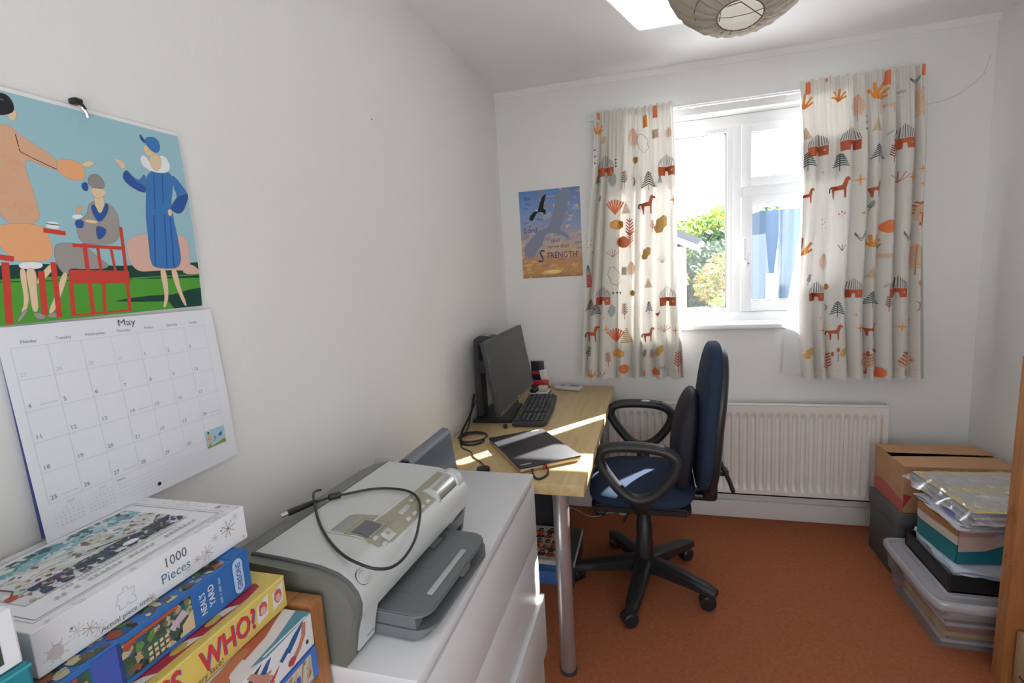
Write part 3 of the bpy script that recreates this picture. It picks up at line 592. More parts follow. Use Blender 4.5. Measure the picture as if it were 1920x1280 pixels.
m.tube([(-.05, -.02, -.15), (.0, -.01, -.13), (.05, .03, -.14)], .0011, wire, seg=5, T=T).tube([(-.04, .03, -.14), (.0, .0, .16), (.05, -.02, -.15)], .0011, wire, seg=5, T=T)
m.build('wire_frame', th)
m = MB().lathe([(.018, 0), (.018, .05), (.01, .06)], (LC.x, LC.y, LC.z+.09), upvc).tube([(LC.x, LC.y, LC.z+.14), (LC.x, LC.y, H-.02)], .003, upvc).lathe([(.045, 0), (.04, -.02), (.02, -.028)], (LC.x, LC.y, H), upvc)
m.build('lamp_holder', th)
m = MB().lathe([(.001, -.06), (.02, -.055), (.03, -.03), (.028, -.01), (.014, .02), (.013, .04)], (LC.x, LC.y, LC.z+.055), mat('bulb_glass', (.85, .84, .8), .2)); m.build('light_bulb', th)

# ------------------------------------------------------------------ desk
birch = wood('birch_veneer', (.52, .37, .17), (.66, .49, .25), 'y', 8, .38, 2)
silver = mat('silver_lacquer', (.50, .50, .52), .32, .75)
blackp = mat('black_plastic', (.018, .018, .02), .42); darkp = mat('charcoal_plastic', (.05, .05, .055), .45)
DX, DY0, DY1, DZ = .59, -1.3055, -.0258, .7202
th = thing('desk', 'birch veneer desk on round silver legs in the corner under the window', 'desk', (.3, -.66, 0))
MB().box(.004, DX, DY0, DY1, DZ-.036, DZ, birch, r=.0015).build('desktop', th)
for x, y in ((.5, -1.222), (.5, -.085), (.08, -1.222), (.08, -.085)):
    MB().lathe([(.026, .012), (.0265, .02), (.0265, DZ-.045), (.045, DZ-.042), (.045, DZ-.036)], (x, y, 0), silver, 28).lathe([(.029, 0), (.03, .004), (.029, .013)], (x, y, 0), darkp, 28).build('leg', th)

# ------------------------------------------------------------------ chest of drawers
whl = mat('white_foil', (.70, .70, .71), .35)
CX1, CY0, CY1, CZ = .45, -2.150, -1.373, .7804
th = thing('chest_of_drawers', 'white chest of drawers against the left wall carrying the printer', 'chest of drawers', (.225, -1.76, 0))
MB().box(.003, CX1, CY0, CY1, CZ-.022, CZ, whl, r=.0012).build('top_panel', th)
m = MB().box(.003, CX1-.018, CY0+.001, CY0+.017, 0, CZ-.022, whl).box(.003, CX1-.018, CY1-.017, CY1-.001, 0, CZ-.022, whl).box(.003, .01, CY0, CY1, 0, CZ-.022, whl)
m.box(.02, CX1-.02, CY0+.017, CY1-.017, .01, .03, whl); m.build('carcass', th, smooth=False)
zz_ = [(.583, .750, 0), (.393, .578, 0), (.205, .392, .014), (.012, .200, 0)]
for z0, z1, dx in zz_:
    m = MB().box(CX1-.017+dx, CX1+.001+dx, CY0+.001, CY1-.001, z0, z1, whl, r=.0012)
    m.box(.03+dx, CX1-.017+dx, CY0+.02, CY0+.032, z0+.015, z1-.03, whl).box(.03+dx, CX1-.017+dx, CY1-.032, CY1-.02, z0+.015, z1-.03, whl).box(.03+dx, CX1-.017+dx, CY0+.02, CY1-.02, z0+.015, z0+.02, whl)
    m.build('drawer', th)

# ------------------------------------------------------------------ printer
pgrey = mat('printer_grey', (.17, .172, .15), .42); psil = mat('printer_silver', (.60, .61, .60), .32, .15); ptan = mat('printer_champagne', (.36, .34, .26), .38, .15)
ptray = mat('printer_tray_grey', (.15, .165, .17), .4); pdark = mat('printer_dark_line', (.10, .105, .10), .5); pbtn = mat('printer_button', (.55, .56, .55), .25, .2)
O = Vector((.329, -2.149, CZ)); t_ = math.atan2(.0647, .9979)
PM = Matrix.Translation(O) @ Matrix.Rotation(-t_, 4, 'Z')
PWD = .436
prof = [(-.285, 0), (-.004, 0), (.0, .004), (.008, .05), (.018, .082), (.022, .098), (.018, .114), (.004, .131), (-.016, .143), (-.05, .1505), (-.12, .154), (-.185, .155), (-.235, .146), (-.275, .128), (-.285, .11)]
def surf(x):
    pts = [(.022, .098), (.018, .114), (.004, .131), (-.016, .143), (-.05, .1505), (-.12, .154), (-.185, .155), (-.235, .146), (-.285, .11)]
    for (a, za), (b, zb) in zip(pts, pts[1:]):
        if a >= x >= b: return za+(zb-za)*(a-x)/(a-b)
    return .098
th = thing('printer', 'silver and grey inkjet printer with screen, standing on the white chest of drawers', 'printer', tuple(PM @ Vector((-.13, PWD/2, 0))))
up_ = [p for p in prof if p[1] >= .09 or p[0] < -.2]
m = MB()
m.prism(prof, 0, .066, pgrey, ax='y')
rec = [(-.285, 0), (-.285, .11), (-.275, .128), (-.235, .146), (-.185, .155), (-.12, .154), (-.05, .1505), (-.016, .143), (.004, .131), (.018, .114), (.021, .1), (.016, .088), (-.05, .088), (-.07, .06), (-.07, 0)]
m.prism(rec, .066, PWD-.012, pgrey, ax='y'); m.prism(prof, PWD-.012, PWD, pgrey, ax='y')
body = m.build('body', th, M=PM, angle=40)
# silver cover wrapping from the lid over the front
def band(x0, n=40):
    pts = []
    for i in range(n+1):
        x = x0+(.022-x0)*i/n; pts.append((x, surf(x)))
    return pts
m = MB()
outer = band(-.188); lip = [(.018, .082), (.012, .068)]
def shell(y0, y1, pts, th_=.004):
    vs = []; n = len(pts)
    off = []
    for i, (x, z) in enumerate(pts):
        a = pts[max(0, i-1)]; b = pts[min(n-1, i+1)]; d = Vector((b[0]-a[0], b[1]-a[1])).normalized(); off.append((x-d.y*th_, z+d.x*th_))
    m.prism(pts+off[::-1], y0, y1, psil, ax='y')
shell(.024, PWD-.004, outer+lip)
shell(.024, .068, [(.018, .084), (.008, .05), (.0, .012)])
m.build('silver_cover', th, M=PM, angle=50)
m = MB(); eps = .0045
pa = [(-.192, surf(-.192)+.002)]+[(x, z+.0015) for x, z in outer[1:]]+[(.0185, .082), (.0085, .05), (.0005, .012)]
m.tube([(x-.001, .0215, z) for x, z in pa], .0032, pdark, seg=6).tube([(-.191, .022, .156), (-.191, PWD-.003, .156)], .0026, pdark, seg=6).tube([(.001, .022, .011), (.001, .068, .010)], .003, pdark, seg=6)
m.build('seam', th, M=PM)
pn = lambda x, y, h: (x, y, surf(x)+.0042+h)
m = MB(); A = Art(m, pn, du=.004, hb=.0006)
A.poly([(-.112, .110), (-.112, .176), (-.100, .186), (-.050, .196), (-.046, .300), (-.046, PWD-.02), (.012, PWD-.02), (.014, .24), (.010, .222), (.009, .200), (.009, .140), (-.002, .108), (-.02, .104), (-.04, .112)], psil)
A.poly([(-.108, .115), (-.108, .174), (-.098, .182), (-.046, .192), (-.042, .300), (-.042, PWD-.024), (.009, PWD-.024), (.010, .242), (.006, .222), (.005, .2), (.005, .142), (-.004, .112), (-.02, .108), (-.038, .116)], ptan)
A.poly([(-.106, .118), (-.106, .168), (-.088, .170), (-.088, .120)], mat('panel_shine', (.35, .38, .42), .15, .8))
A.poly([(-.075, .113), (-.075, .172), (-.024, .180), (-.024, .121)], pdark); A.poly([(-.074, .1145), (-.074, .171), (-.025, .179), (-.025, .1225)], ptan)
tag(m.build('control_panel', th, M=PM), 'champagne coloured control panel')
m = MB(); A = Art(m, pn, du=.004, hb=.0016); A.rect(-.066, .122, -.031, .166, mat('lcd_screen', (.13, .135, .15), .2)); m.build('display', th, M=PM)
def btn(x, y, lx, ly, h=.004, r=.002):
    z = surf(x)+.0045; q = math.atan2(surf(x-.004)-surf(x+.004), .008)
    return MB().box(-lx/2, lx/2, -ly/2, ly/2, -.001, h, pbtn, r=r, T=Matrix.Translation((x, y, z)) @ Matrix.Rotation(q, 4, 'Y'))
for x, y, lx, ly in ((-.008, .150, .022, .026), (-.018, .126, .009, .011), (-.001, .128, .008, .011), (-.022, .232, .012, .034), (-.004, .215, .009, .012), (-.004, .238, .009, .012), (-.004, .268, .009, .012), (-.004, .291, .009, .012), (-.028, .268, .008, .011), (-.03, .288, .007, .010)):
    b = btn(x, y, lx, ly)
    if lx > .02: A = Art(b, lambda a, c_, h: (a, c_, surf(a)+.0088+h)); A.disc(x, y, .004, ptan)
    b.build('button', th, M=PM)
T = Matrix.Translation((.0085, .046, surf(.0085)+.003)) @ Matrix.Rotation(math.radians(52), 4, 'Y')
MB().lathe([(.0135, 0), (.0135, .0025), (.0115, .0032)], (0, 0, 0), pdark, 24, T=T).lathe([(.0125, .001), (.0125, .0045), (.0095, .005), (.0088, .0035), (.0082, .0055), (.004, .006), (.0038, .005)], (0, 0, 0), psil, 24, T=T).build('power_button', th, M=PM)
chrome = mat('chrome', (.8, .8, .82), .12, 1)
m = MB()
m.lathe([(.0235, .318), (.0235, .408)], (-.013, 0, .1305), mat('brushed_chrome', (.72, .73, .74), .14, 1), 32, ax='y')
m.lathe([(.0262, .404), (.0275, .408), (.0275, .414), (.026, .416), (.0275, .418), (.0275, .428), (.024, .434)], (-.013, 0, .1305), psil, 32, ax='y').lathe([(.0252, .313), (.0252, .319)], (-.013, 0, .1305), psil, 32, ax='y')
m.build('tilt_cylinder', th, M=PM)
# badge on the pillar
m = MB(); A = Art(m, lambda a, b, h: (.0015+h, a, b), hb=.005); A.rect(.046, .022, .066, .03, pdark); m.build('badge', th, M=PM)
# trays
m = MB()
def rr(x0, x1, y0, y1, r, n=5):
    pts = []
    for cx_, cy_, a0 in ((x1-r, y0+r, -90), (x1-r, y1-r, 0)):
        for i in range(n+1): a = math.radians(a0+90*i/n); pts.append((cx_+r*math.cos(a), cy_+r*math.sin(a)))
    return pts+[(x0, y1), (x0, y0)]
m.prism(rr(-.065, .094, .075, .372, .03), .002, .020, ptray, r=.002).prism(rr(-.065, .108, .075, .345, .034), .018, .024, ptray)
m.box(-.065, .05, .078, .34, .022, .044, ptray).box(.05, .08, .078, .10, .022, .044, ptray).box(.06, .085, .30, .338, .022, .044, ptray)
m.prism(rr(-.065, .104, .074, .346, .034), .044, .052, ptray, r=.002)
mtray = m; m = MB().box(.074, .0855, .13, .275, .052, .0545, mat('clear_grey_slider', (.45, .46, .46), .25), r=.001).box(.088, .1, .225, .262, .026, .05, pgrey, r=.004); m.build('paper_guide', th, M=PM)
A = Art(mtray, lambda a, b, h: (a, b, .052+h), hb=.0004)
A.rect(-.02, .262, .022, .315, pdark); A.rect(-.013, .268, .016, .309, mat('tray_window', (.34, .35, .36), .2)); A.line([(.048, .2), (-.06, .2)], .0012, pdark); A.line([(.05, .125), (-.055, .125)], .0012, pdark); A.line([(.04, .325), (.05, .325)], .003, pdark)
mtray.build('output_tray', th, M=PM, angle=40)
MB().box(-.05, .012, .35, .42, .03, .055, ptray, r=.003).box(-.02, .010, .36, .385, .055, .072, pbtn, r=.003).box(-.06, -.02, .07, .42, .055, .087, blackp).build('paper_feed', th, M=PM)
# usb cable resting on the lid
cb = [(.132, -1.938, .9425), (.143, -1.926, .944), (.154, -1.914, .945), (.18, -1.894, .944), (.216, -1.859, .942), (.261, -1.849, .941), (.305, -1.853, .939), (.334, -1.873, .932), (.350, -1.903, .9245), (.366, -1.942, .9215), (.382, -1.991, .915), (.386, -2.041, .91), (.380, -2.076, .912), (.366, -2.098, .922), (.345, -2.106, .932), (.306, -2.098, .9385), (.255, -2.065, .9415), (.195, -2.012, .9425), (.147, -1.958, .947), (.093, -1.895, .937), (.068, -1.856, .925), (.062, -1.83, .915)]
th = thing('usb_cable', 'black usb cable looped loosely on top of the printer', 'cable', (.25, -1.97, .94))
MB().tube(cb, .0026, blackp, seg=8, smooth=2).build('cord', th)
def along(p, q, prof_, m_, mat_, seg=12, fx=1):
    d = Vector(q)-Vector(p); T = Matrix.Translation(p) @ d.to_track_quat('Z', 'Y').to_matrix().to_4x4(); m_.lathe([(r, t*d.length) for r, t in prof_], (0, 0, 0), mat_, seg, T=T); return m_
m = along((.129, -1.942, .9435), (.107, -1.988, .9425), [(.003, -.2), (.0055, .0), (.0062, .6), (.0062, 1)], MB(), blackp)
tag(m.build('plug_body', th)); m = along((.107, -1.988, .9425), (.101, -2.001, .9425), [(.0045, 0), (.0045, 1)], MB(), chrome, 4); tag(m.build('metal_contact', th), 'silver metal connector')
along((.149, -1.919, .9455), (.169, -1.902, .9455), [(.004, 0), (.0068, .12), (.0068, .88), (.004, 1)], MB(), blackp).build('ferrite_bead', th)

# ------------------------------------------------------------------ perforated speaker and clear packet behind the printer
spk = mat('speaker_metal', (.17, .19, .23), .4, .2); hole = mat('speaker_hole', (.008, .008, .01), .8)
TS = Matrix.Translation((.214, -1.648, CZ)) @ Matrix.Rotation(math.radians(-7), 4, 'Y')
th = thing('speaker', 'charcoal speaker box with perforated metal front between printer and desk', 'speaker', (.19, -1.51, CZ))
m = MB().prism([(-.055, .004), (-.05, .118), (-.04, .135), (-.022, .145), (-.006, .140), (0, .128), (0, .004)], .004, .262, spk, ax='y', T=TS).prism([(-.053, .006), (-.048, .116), (-.038, .131), (-.022, .1405), (-.008, .136), (-.003, .126), (-.003, .006)], 0, .004, blackp, ax='y', T=TS).prism([(-.053, .006), (-.048, .116), (-.038, .131), (-.022, .1405), (-.008, .136), (-.003, .126), (-.003, .006)], .262, .268, blackp, ax='y', T=TS)
m.build('housing', th, angle=60)
m = MB(); A = Art(m, lambda a, b, h: TS @ Vector((h, a, b)), hb=.0003)
for i in range(46):
    for j in range(22):
        A.disc(.014+i*.0053, .010+j*.0054, .00165, hole, n=6)
m.build('perforated_grille', th, smooth=False)
clr = glassy('clear_plastic', .16, (.93, .95, .97), .08, .10, (.8, .82, .85))
m = MB().box(.105, .155, -1.672, -1.655, CZ, CZ+.148, clr, r=.004).box(.112, .150, -1.668, -1.659, CZ+.01, CZ+.12, mat('packet_card', (.5, .52, .54), .5))
tag(m.build('clear_packet', loc=(.13, -1.663, CZ)), 'small clear plastic packet standing upright behind the printer against the wall', 'packet')

# ------------------------------------------------------------------ things on the desk
scr = mat('monitor_screen', (.035, .036, .033), .32, spec=.6)
th = thing('monitor', 'flat black computer monitor turned off, on a pole stand by the wall', 'monitor', (.12, -.57, DZ))
Tm = Matrix.Translation((.1925, -.842, .788)) @ Matrix.Rotation(math.radians(-9.3), 4, 'Y')
m = MB().box(-.024, 0, 0, .592, 0, .318, darkp, r=.003, T=Tm).box(-.045, -.024, .09, .50, .05, .26, darkp, r=.008, T=Tm); hs_ = m.build('housing', th)
MB().box(-.001, .0008, .008, .584, .018, .310, scr, T=Tm).build('screen', hs_, smooth=False)
m = MB(); A = Art(m, lambda a, b, h: Tm @ Vector((h, a, b)), hb=.0006); A.rect(.0, .001, .592, .0165, mat('monitor_chin', (.10, .10, .105), .35)); A.rect(.27, .006, .32, .012, mat('badge_silver', (.4, .4, .4), .3)); m.build('lower_bezel', hs_)
m = MB().prism([(.022, DZ+.01), (.05, DZ+.01), (.046, 1.06), (.062, 1.078), (.115, 1.083), (.115, 1.098), (.05, 1.103), (.024, 1.085)], -.665, -.585, darkp, ax='y', r=.004)
m.box(.04, .15, -.66, -.59, .93, .99, darkp, r=.006); m.build('stand_column', th)
m = MB().box(.062, .092, -.641, -.609, 1.0995, 1.1025, mat('handle_opening', (.55, .54, .5), .6)); m.build('cable_slot', th)
MB().prism([(.02, -.73), (.200, -.717), (.172, -.43), (.02, -.44)], DZ, DZ+.012, blackp, r=.003).build('stand_base', th)
MB().tube([(.145, -.49, DZ+.02), (.17, -.50, DZ+.05), (.175, -.52, DZ+.03), (.14, -.53, DZ+.035)], .0035, blackp, smooth=2).build('video_cable', th)

key = mat('keycap_black', (.028, .028, .032), .45); legend = mat('key_legend', (.42, .42, .45), .5)
kdir = Vector((.042, -.484, 0)).normalized(); kx = Vector((kdir.y, -kdir.x, 0))
TK = Matrix(((-kx.x, kdir.x, 0, .267), (-kx.y, kdir.y, 0, -.522), (0, 0, 1, DZ), (0, 0, 0, 1)))
th = thing('keyboard', 'full size black keyboard on the desk in front of the monitor', 'keyboard', (.267, -.522, DZ))
MB().prism([(-.074, -.245), (.055, -.245), (.075, -.22), (.080, 0), (.075, .22), (.055, .245), (-.074, .245)], .002, .019, darkp, T=TK, r=.004).build('keyboard_case', th)
m = MB()
for r in range(6):
    x = -.052+r*.0205+(-.003 if r == 0 else 0)
    for k in range(21):
        y = -.222+k*.0215
        if k in (15,) and r > 0: continue
        if r == 5 and 3 < k < 10: continue
        m.box(x-.0082, x+.0082, y-.009, y+.009, .018, .0245, key, r=.0015, seg=1, T=TK)
        if random.random() < .8: m.box(x-.0045, x+.001, y-.004, y+.0015, .0245, .0248, legend, T=TK)
m.box(-.052+.1025-.0082, -.052+.1025+.0082, -.222+4*.0215-.009, -.222+9*.0215+.009, .018, .0245, key, r=.0015, T=TK)
m.build('keys', th)
lid = mat('laptop_lid', (.03, .03, .034), .5, vary=.3, vscale=200)
L0 = [(.156, -.942), (.368, -.843), (.554, -1.11), (.389, -1.272)]
cx0 = sum(p[0] for p in L0)/4; cy0 = sum(p[1] for p in L0)/4; ta = math.atan2(-.29, .209)
TL = Matrix.Translation((cx0, cy0, DZ)) @ Matrix.Rotation(ta, 4, 'Z')
th = thing('laptop', 'closed black laptop lying askew on the desk with a cable plugged in', 'laptop', (cx0, cy0, DZ))
MB().box(-.166, .166, -.112, .112, .003, .015, mat('laptop_base_champagne', (.5, .38, .22), .35, .3), r=.003, T=TL).build('laptop_base', th)
MB().box(-.168, .168, -.114, .114, .015, .0235, lid, r=.003, T=TL).build('lid', th)
m = MB(); A = Art(m, lambda a, b, h: TL @ Vector((a, b, .0235+h)), hb=.0003); A.rect(-.158, .06, -.15, .095, mat('badge_silver', (.4, .4, .4), .3)); m.build('badge', th); m = MB(); A = Art(m, lambda a, b, h: TL @ Vector((a, b, .0235+h)), hb=.0003); A.rect(.148, -.105, .156, -.065, mat('badge_silver', (.4, .4, .4), .3)); m.build('badge', th)
for x in (-.14, .14): MB().box(x-.01, x+.01, -.09, .09, 0, .003, blackp, T=TL).build('rubber_foot', th)
th = thing('laptop_charger_cable', 'black cable with red plug curling over the end of the desk from the laptop', 'cable', (.42, -1.25, DZ))
MB().tube([(.405, -1.205, DZ+.008), (.415, -1.244, DZ+.005), (.432, -1.280, DZ+.004), (.450, -1.282, DZ+.004), (.468, -1.25, DZ+.006), (.462, -1.215, DZ+.01), (.452, -1.20, DZ+.012)], .0035, blackp, smooth=2).build('cord', th)
m = MB(); along((.452, -1.205, DZ+.010), (.444, -1.18, DZ+.010), [(.005, 0), (.0065, .2), (.0065, 1)], m, mat('red_plastic', (.5, .03, .05), .4)); tag(m.build('plug', th), 'red plug')
bc = thing('monitor_cables', 'black cables bunched in loops on the desk beside the wall', 'cable', (.09, -.95, DZ))
MB().tube([(.038, -.944, DZ+.006), (.027, -.893, DZ+.006), (.067, -.857, DZ+.006), (.12, -.866, DZ+.006), (.148, -.898, DZ+.006), (.145, -.935, DZ+.006), (.128, -.965, DZ+.006), (.085, -.985, DZ+.006), (.056, -.976, DZ+.006), (.046, -.943, DZ+.012), (.078, -.895, DZ+.012), (.125, -.885, DZ+.008)], .0036, blackp, smooth=2).build('cord', bc)
MB().tube([(.064, -.996, DZ+.005), (.101, -1.012, DZ+.005), (.135, -1.0, DZ+.005), (.148, -.975, DZ+.005), (.15, -.95, DZ+.005)], .004, blackp, smooth=2).build('cord', bc)
MB().tube([(.062, -.985, DZ+.01), (.045, -.93, DZ+.025), (.032, -.84, DZ+.035), (.022, -.74, DZ+.05), (.018, -.68, DZ+.12)], .005, blackp, smooth=2).build('cord', bc)
MB().tube([(.05, -.93, DZ+.01), (.05, -.86, DZ+.02), (.03, -.77, DZ+.06), (.025, -.68, DZ+.09)], .003, blackp, smooth=2).build('cord', bc)
th = thing('thin_cable', 'thin black cable with a round puck end on the near end of desk', 'cable', (.2, -1.12, DZ))
MB().tube([(.066, -.985, DZ+.004), (.085, -1.042, DZ+.003), (.137, -1.067, DZ+.003), (.163, -1.122, DZ+.003), (.195, -1.152, DZ+.003), (.221, -1.181, DZ+.003), (.238, -1.217, DZ+.012)], .0022, blackp, smooth=2).build('cord', th)
MB().lathe([(.02, 0), (.024, .004), (.022, .013), (.012, .017), (.004, .017)], (.243, -1.238, DZ), blackp, 20).build('puck', th)
tag(MB().box(-.009, .009, -.019, .019, 0, .009, blackp, r=.003, T=Matrix.Translation((.186, -.772, DZ)) @ Matrix.Rotation(.35, 4, 'Z')).build('usb_dongle', loc=(.186, -.772, DZ)), 'small black usb stick lying on the desk near the monitor base', 'usb stick')
# telephone handset
pw = mat('handset_white', (.62, .62, .60), .35); pg = mat('handset_grey', (.22, .23, .24), .4)
TP = Matrix.Translation((.352, -.105, DZ)) @ Matrix.Rotation(math.radians(-17), 4, 'Z')
th = thing('cordless_phone', 'white cordless phone handset lying on the desk below the curtain', 'telephone', (.352, -.105, DZ))
MB().box(-.078, .078, -.027, .027, 0, .021, pw, r=.008, seg=3, T=TP).build('handset', th)
m = MB(); A = Art(m, lambda a, b, h: TP @ Vector((a, b, .021+h)), hb=.0004); A.rect(-.05, -.016, -.022, .016, pg); m.build('display', th)
m = MB()
for i in range(4):
    for j in range(3): m.box(.012+i*.013-.004, .012+i*.013+.004, -.013+j*.013-.0035, -.013+j*.013+.0035, .0208, .0228, pg, r=.001, seg=1, T=TP)
m.build('keypad', th); MB().lathe([(.006, .0205), (.006, .0225)], (-.064, 0, 0), pg, T=TP).build('button', th)
# box, cards and papers behind the monitor
m = MB().box(.135, .208, -.055, -.045, DZ+.0, DZ+.148, mat('black_card', (.015, .015, .03), .4), r=.001); A = Art(m, lambda a, b, h: (a, -.055-h, DZ+b), hb=.0003)
A.rect(.14, .075, .206, .088, (.5, .05, .03)); A.rect(.14, .088, .206, .094, (.25, .04, .05)); A.rect(.14, .03, .206, .034, (.25, .05, .05))
tag(m.build('black_leaflet', loc=(.17, -.05, DZ)), 'black leaflet with red band standing in the corner behind monitor', 'leaflet')
m = MB().box(.145, .245, -.115, -.065, DZ, DZ+.012, mat('red_tray', (.45, .02, .03), .4), r=.002).box(.145, .245, -.115, -.108, DZ, DZ+.055, mat('red_tray', (.45, .02, .03), .4), r=.002).box(.145, .15, -.115, -.065, DZ, DZ+.04, mat('red_tray', (.45, .02, .03), .4), r=.002)
tag(m.build('red_card_holder', loc=(.195, -.09, DZ)), 'red plastic card holder in the desk corner behind the monitor', 'card holder')
TQ = Matrix.Translation((.225, -.075, DZ+.013)) @ Matrix.Rotation(math.radians(-10), 4, 'Y')
tag(MB().box(-.022, .022, -.012, -.006, 0, .095, mat('white_card', (.75, .73, .72), .5), r=.001, T=TQ).build('white_card', loc=(.225, -.083, DZ)), 'white card propped in the red holder', 'card')
m = MB().box(.16, .262, -.245, -.135, DZ, DZ+.006, mat('book_cover', (.1, .16, .2), .5)).box(.162, .26, -.243, -.137, DZ+.006, DZ+.012, mat('paper_white', (.78, .78, .79), .6)); tag(m.build('paper_pad', loc=(.21, -.19, DZ)), 'flat pad of papers under small items between monitor and phone', 'papers')
m = MB().box(.205, .25, -.205, -.15, DZ+.0125, DZ+.036, mat('cream_plastic', (.6, .55, .42), .4), r=.006).box(.2, .245, -.2, -.155, DZ+.03, DZ+.038, mat('cream_plastic', (.6, .55, .42), .4), r=.003); tag(m.build('cream_stapler', loc=(.228, -.18, DZ+.012)), 'small cream gadget on the paper pad right of the monitor', 'gadget')
tag(MB().box(.165, .2, -.235, -.15, DZ+.0125, DZ+.034, blackp, r=.006).build('black_case', loc=(.18, -.19, DZ+.012)), 'small black case on the paper pad close to the monitor edge', 'case')

# ------------------------------------------------------------------ office chair
chb = mat('chair_black', (.020, .020, .022), .36); chf = mat('chair_fabric_blue', (.012, .028, .064), .85, bump=.5, bscale=500, vary=.25, vscale=300); arm_m = mat('armrest_black', (.022, .022, .024), .38)
th = thing('office_chair', 'navy swivel office chair with looped black armrests and five castors by the desk', 'chair', (.75, -.67, 0))
def cushion(m, cx_, cy_, cz_, lx, ly, lz, e=3.2, mt=chf, T=None, fn=None):
    def f(u, v):
        a = 2*PI*u; p = PI*(v-.5); s_ = lambda q, k: math.copysign(abs(q)**(2/k), q)
        x = s_(math.cos(p), 3)*s_(math.cos(a), e); y = s_(math.cos(p), 3)*s_(math.sin(a), e); z = s_(math.sin(p), 2.6)
        P = Vector((cx_+x*lx/2, cy_+y*ly/2, cz_+z*lz/2)); return fn(P, x, y, z) if fn else P
    m.grid(f, 56, 28, mt, T=T); return m
def seatf(P, x, y, z):
    P.z += .014*math.cos(y*1.3)-.03*max(0, -x-.35)**2 - .012*(1-x*x)*(1-y*y)*(1 if z > 0 else 0); return P
cushion(MB(), .742, -.64, .452, .43, .47, .085, 3.6, fn=seatf).build('seat', th, angle=80)
MB().prism([(.56, -.83), (.92, -.83), (.935, -.8), (.935, -.48), (.92, -.45), (.56, -.45), (.545, -.48), (.545, -.8)], .392, .425, chb, r=.008).build('seat_shell', th)
def backf(P, x, y, z):      # leans back, top narrower, gently curved round the sitter
    t = z; P.x += .020*t+.012*max(0, t)-.018*(1-y*y)*(1 if x < 0 else .3)+.03*abs(y)**2*-.35; P.y = -.64+(P.y+.64)*(1-.16*max(0, t)**2); return P
cushion(MB(), 1.015, -.64, .755, .075, .40, .60, 3.2, fn=backf).build('backrest', th, angle=80)
cushion(MB(), 1.042, -.64, .735, .055, .385, .585, 3.0, chb, fn=backf).build('back_shell', th, angle=80)
def lumf(P, x, y, z): P.x += -.028*(1-z*z)*(1 if x < 0 else 0)+.024*z; return P
cushion(MB(), .925, -.66, .655, .065, .33, .43, 2.4, mat('lumbar_fabric', (.010, .010, .022), .7), fn=lumf).build('lumbar_cushion', th, angle=80)
m = MB().box(.985, 1.045, -.69, -.59, .395, .50, chb, r=.02, seg=3).box(.90, 1.03, -.68, -.60, .395, .425, chb, r=.01).box(1.0, 1.035, -.68, -.60, .42, .62, chb, r=.01)
m.build('back_bracket', th)
m = MB().tube([(1.04, -.66, .60), (1.05, -.69, .58), (1.085, -.70, .50), (1.10, -.70, .455)], .009, chb, ry=.014, up=(0, 1, 0)).box(1.0, 1.085, -.70, -.66, .515, .545, chb, r=.008); m.build('adjustment_lever', th)
MB().lathe([(.018, -.02), (.022, 0), (.022, .03), (.016, .04)], (1.03, -.71, .59), chb, 16, ax='y').build('adjustment_knob', th)
ao = [(.600, .628), (.592, .662), (.607, .690), (.650, .703), (.740, .706), (.815, .699), (.862, .682), (.883, .652), (.875, .612), (.842, .560), (.795, .512), (.740, .492), (.690, .510), (.645, .560)]
for ya, zo in ((-.912, 0), (-.352, .012)):
    m = MB(); n_ = len(ao)
    m.tube([(x, ya, z+zo) for x, z in ao], .0205, arm_m, seg=14, closed=True, ry=.026, up=(0, 1, 0), smooth=3)
    m.box(.63, .84, ya-.022, ya+.022, .700+zo, .714+zo, arm_m, r=.010, seg=3)
    s_ = 1 if ya < -.6 else -1
    m.tube([(.745, ya, .50+zo), (.745, ya+s_*.01, .46), (.745, ya+s_*.05, .425), (.745, ya+s_*.12, .41)], .016, arm_m, seg=10, ry=.03, up=(1, 0, 0), smooth=2)
    m.build('armrest', th, angle=60)
MB().box(.66, .84, -.73, -.55, .355, .395, chb, r=.015).tube([(.75, -.67, .375), (.70, -.76, .385), (.68, -.90, .395)], .005, chb).build('seat_mechanism', th)
MB().lathe([(.036, .10), (.036, .20), (.0335, .205), (.0335, .285), (.030, .29), (.030, .37)], (.75, -.67, 0), chb, 28).build('gas_column', th)
hub = MB().lathe([(.04, .068), (.055, .075), (.058, .10), (.05, .122), (.038, .13)], (.75, -.67, 0), chb, 30); hub.build('base_hub', th)
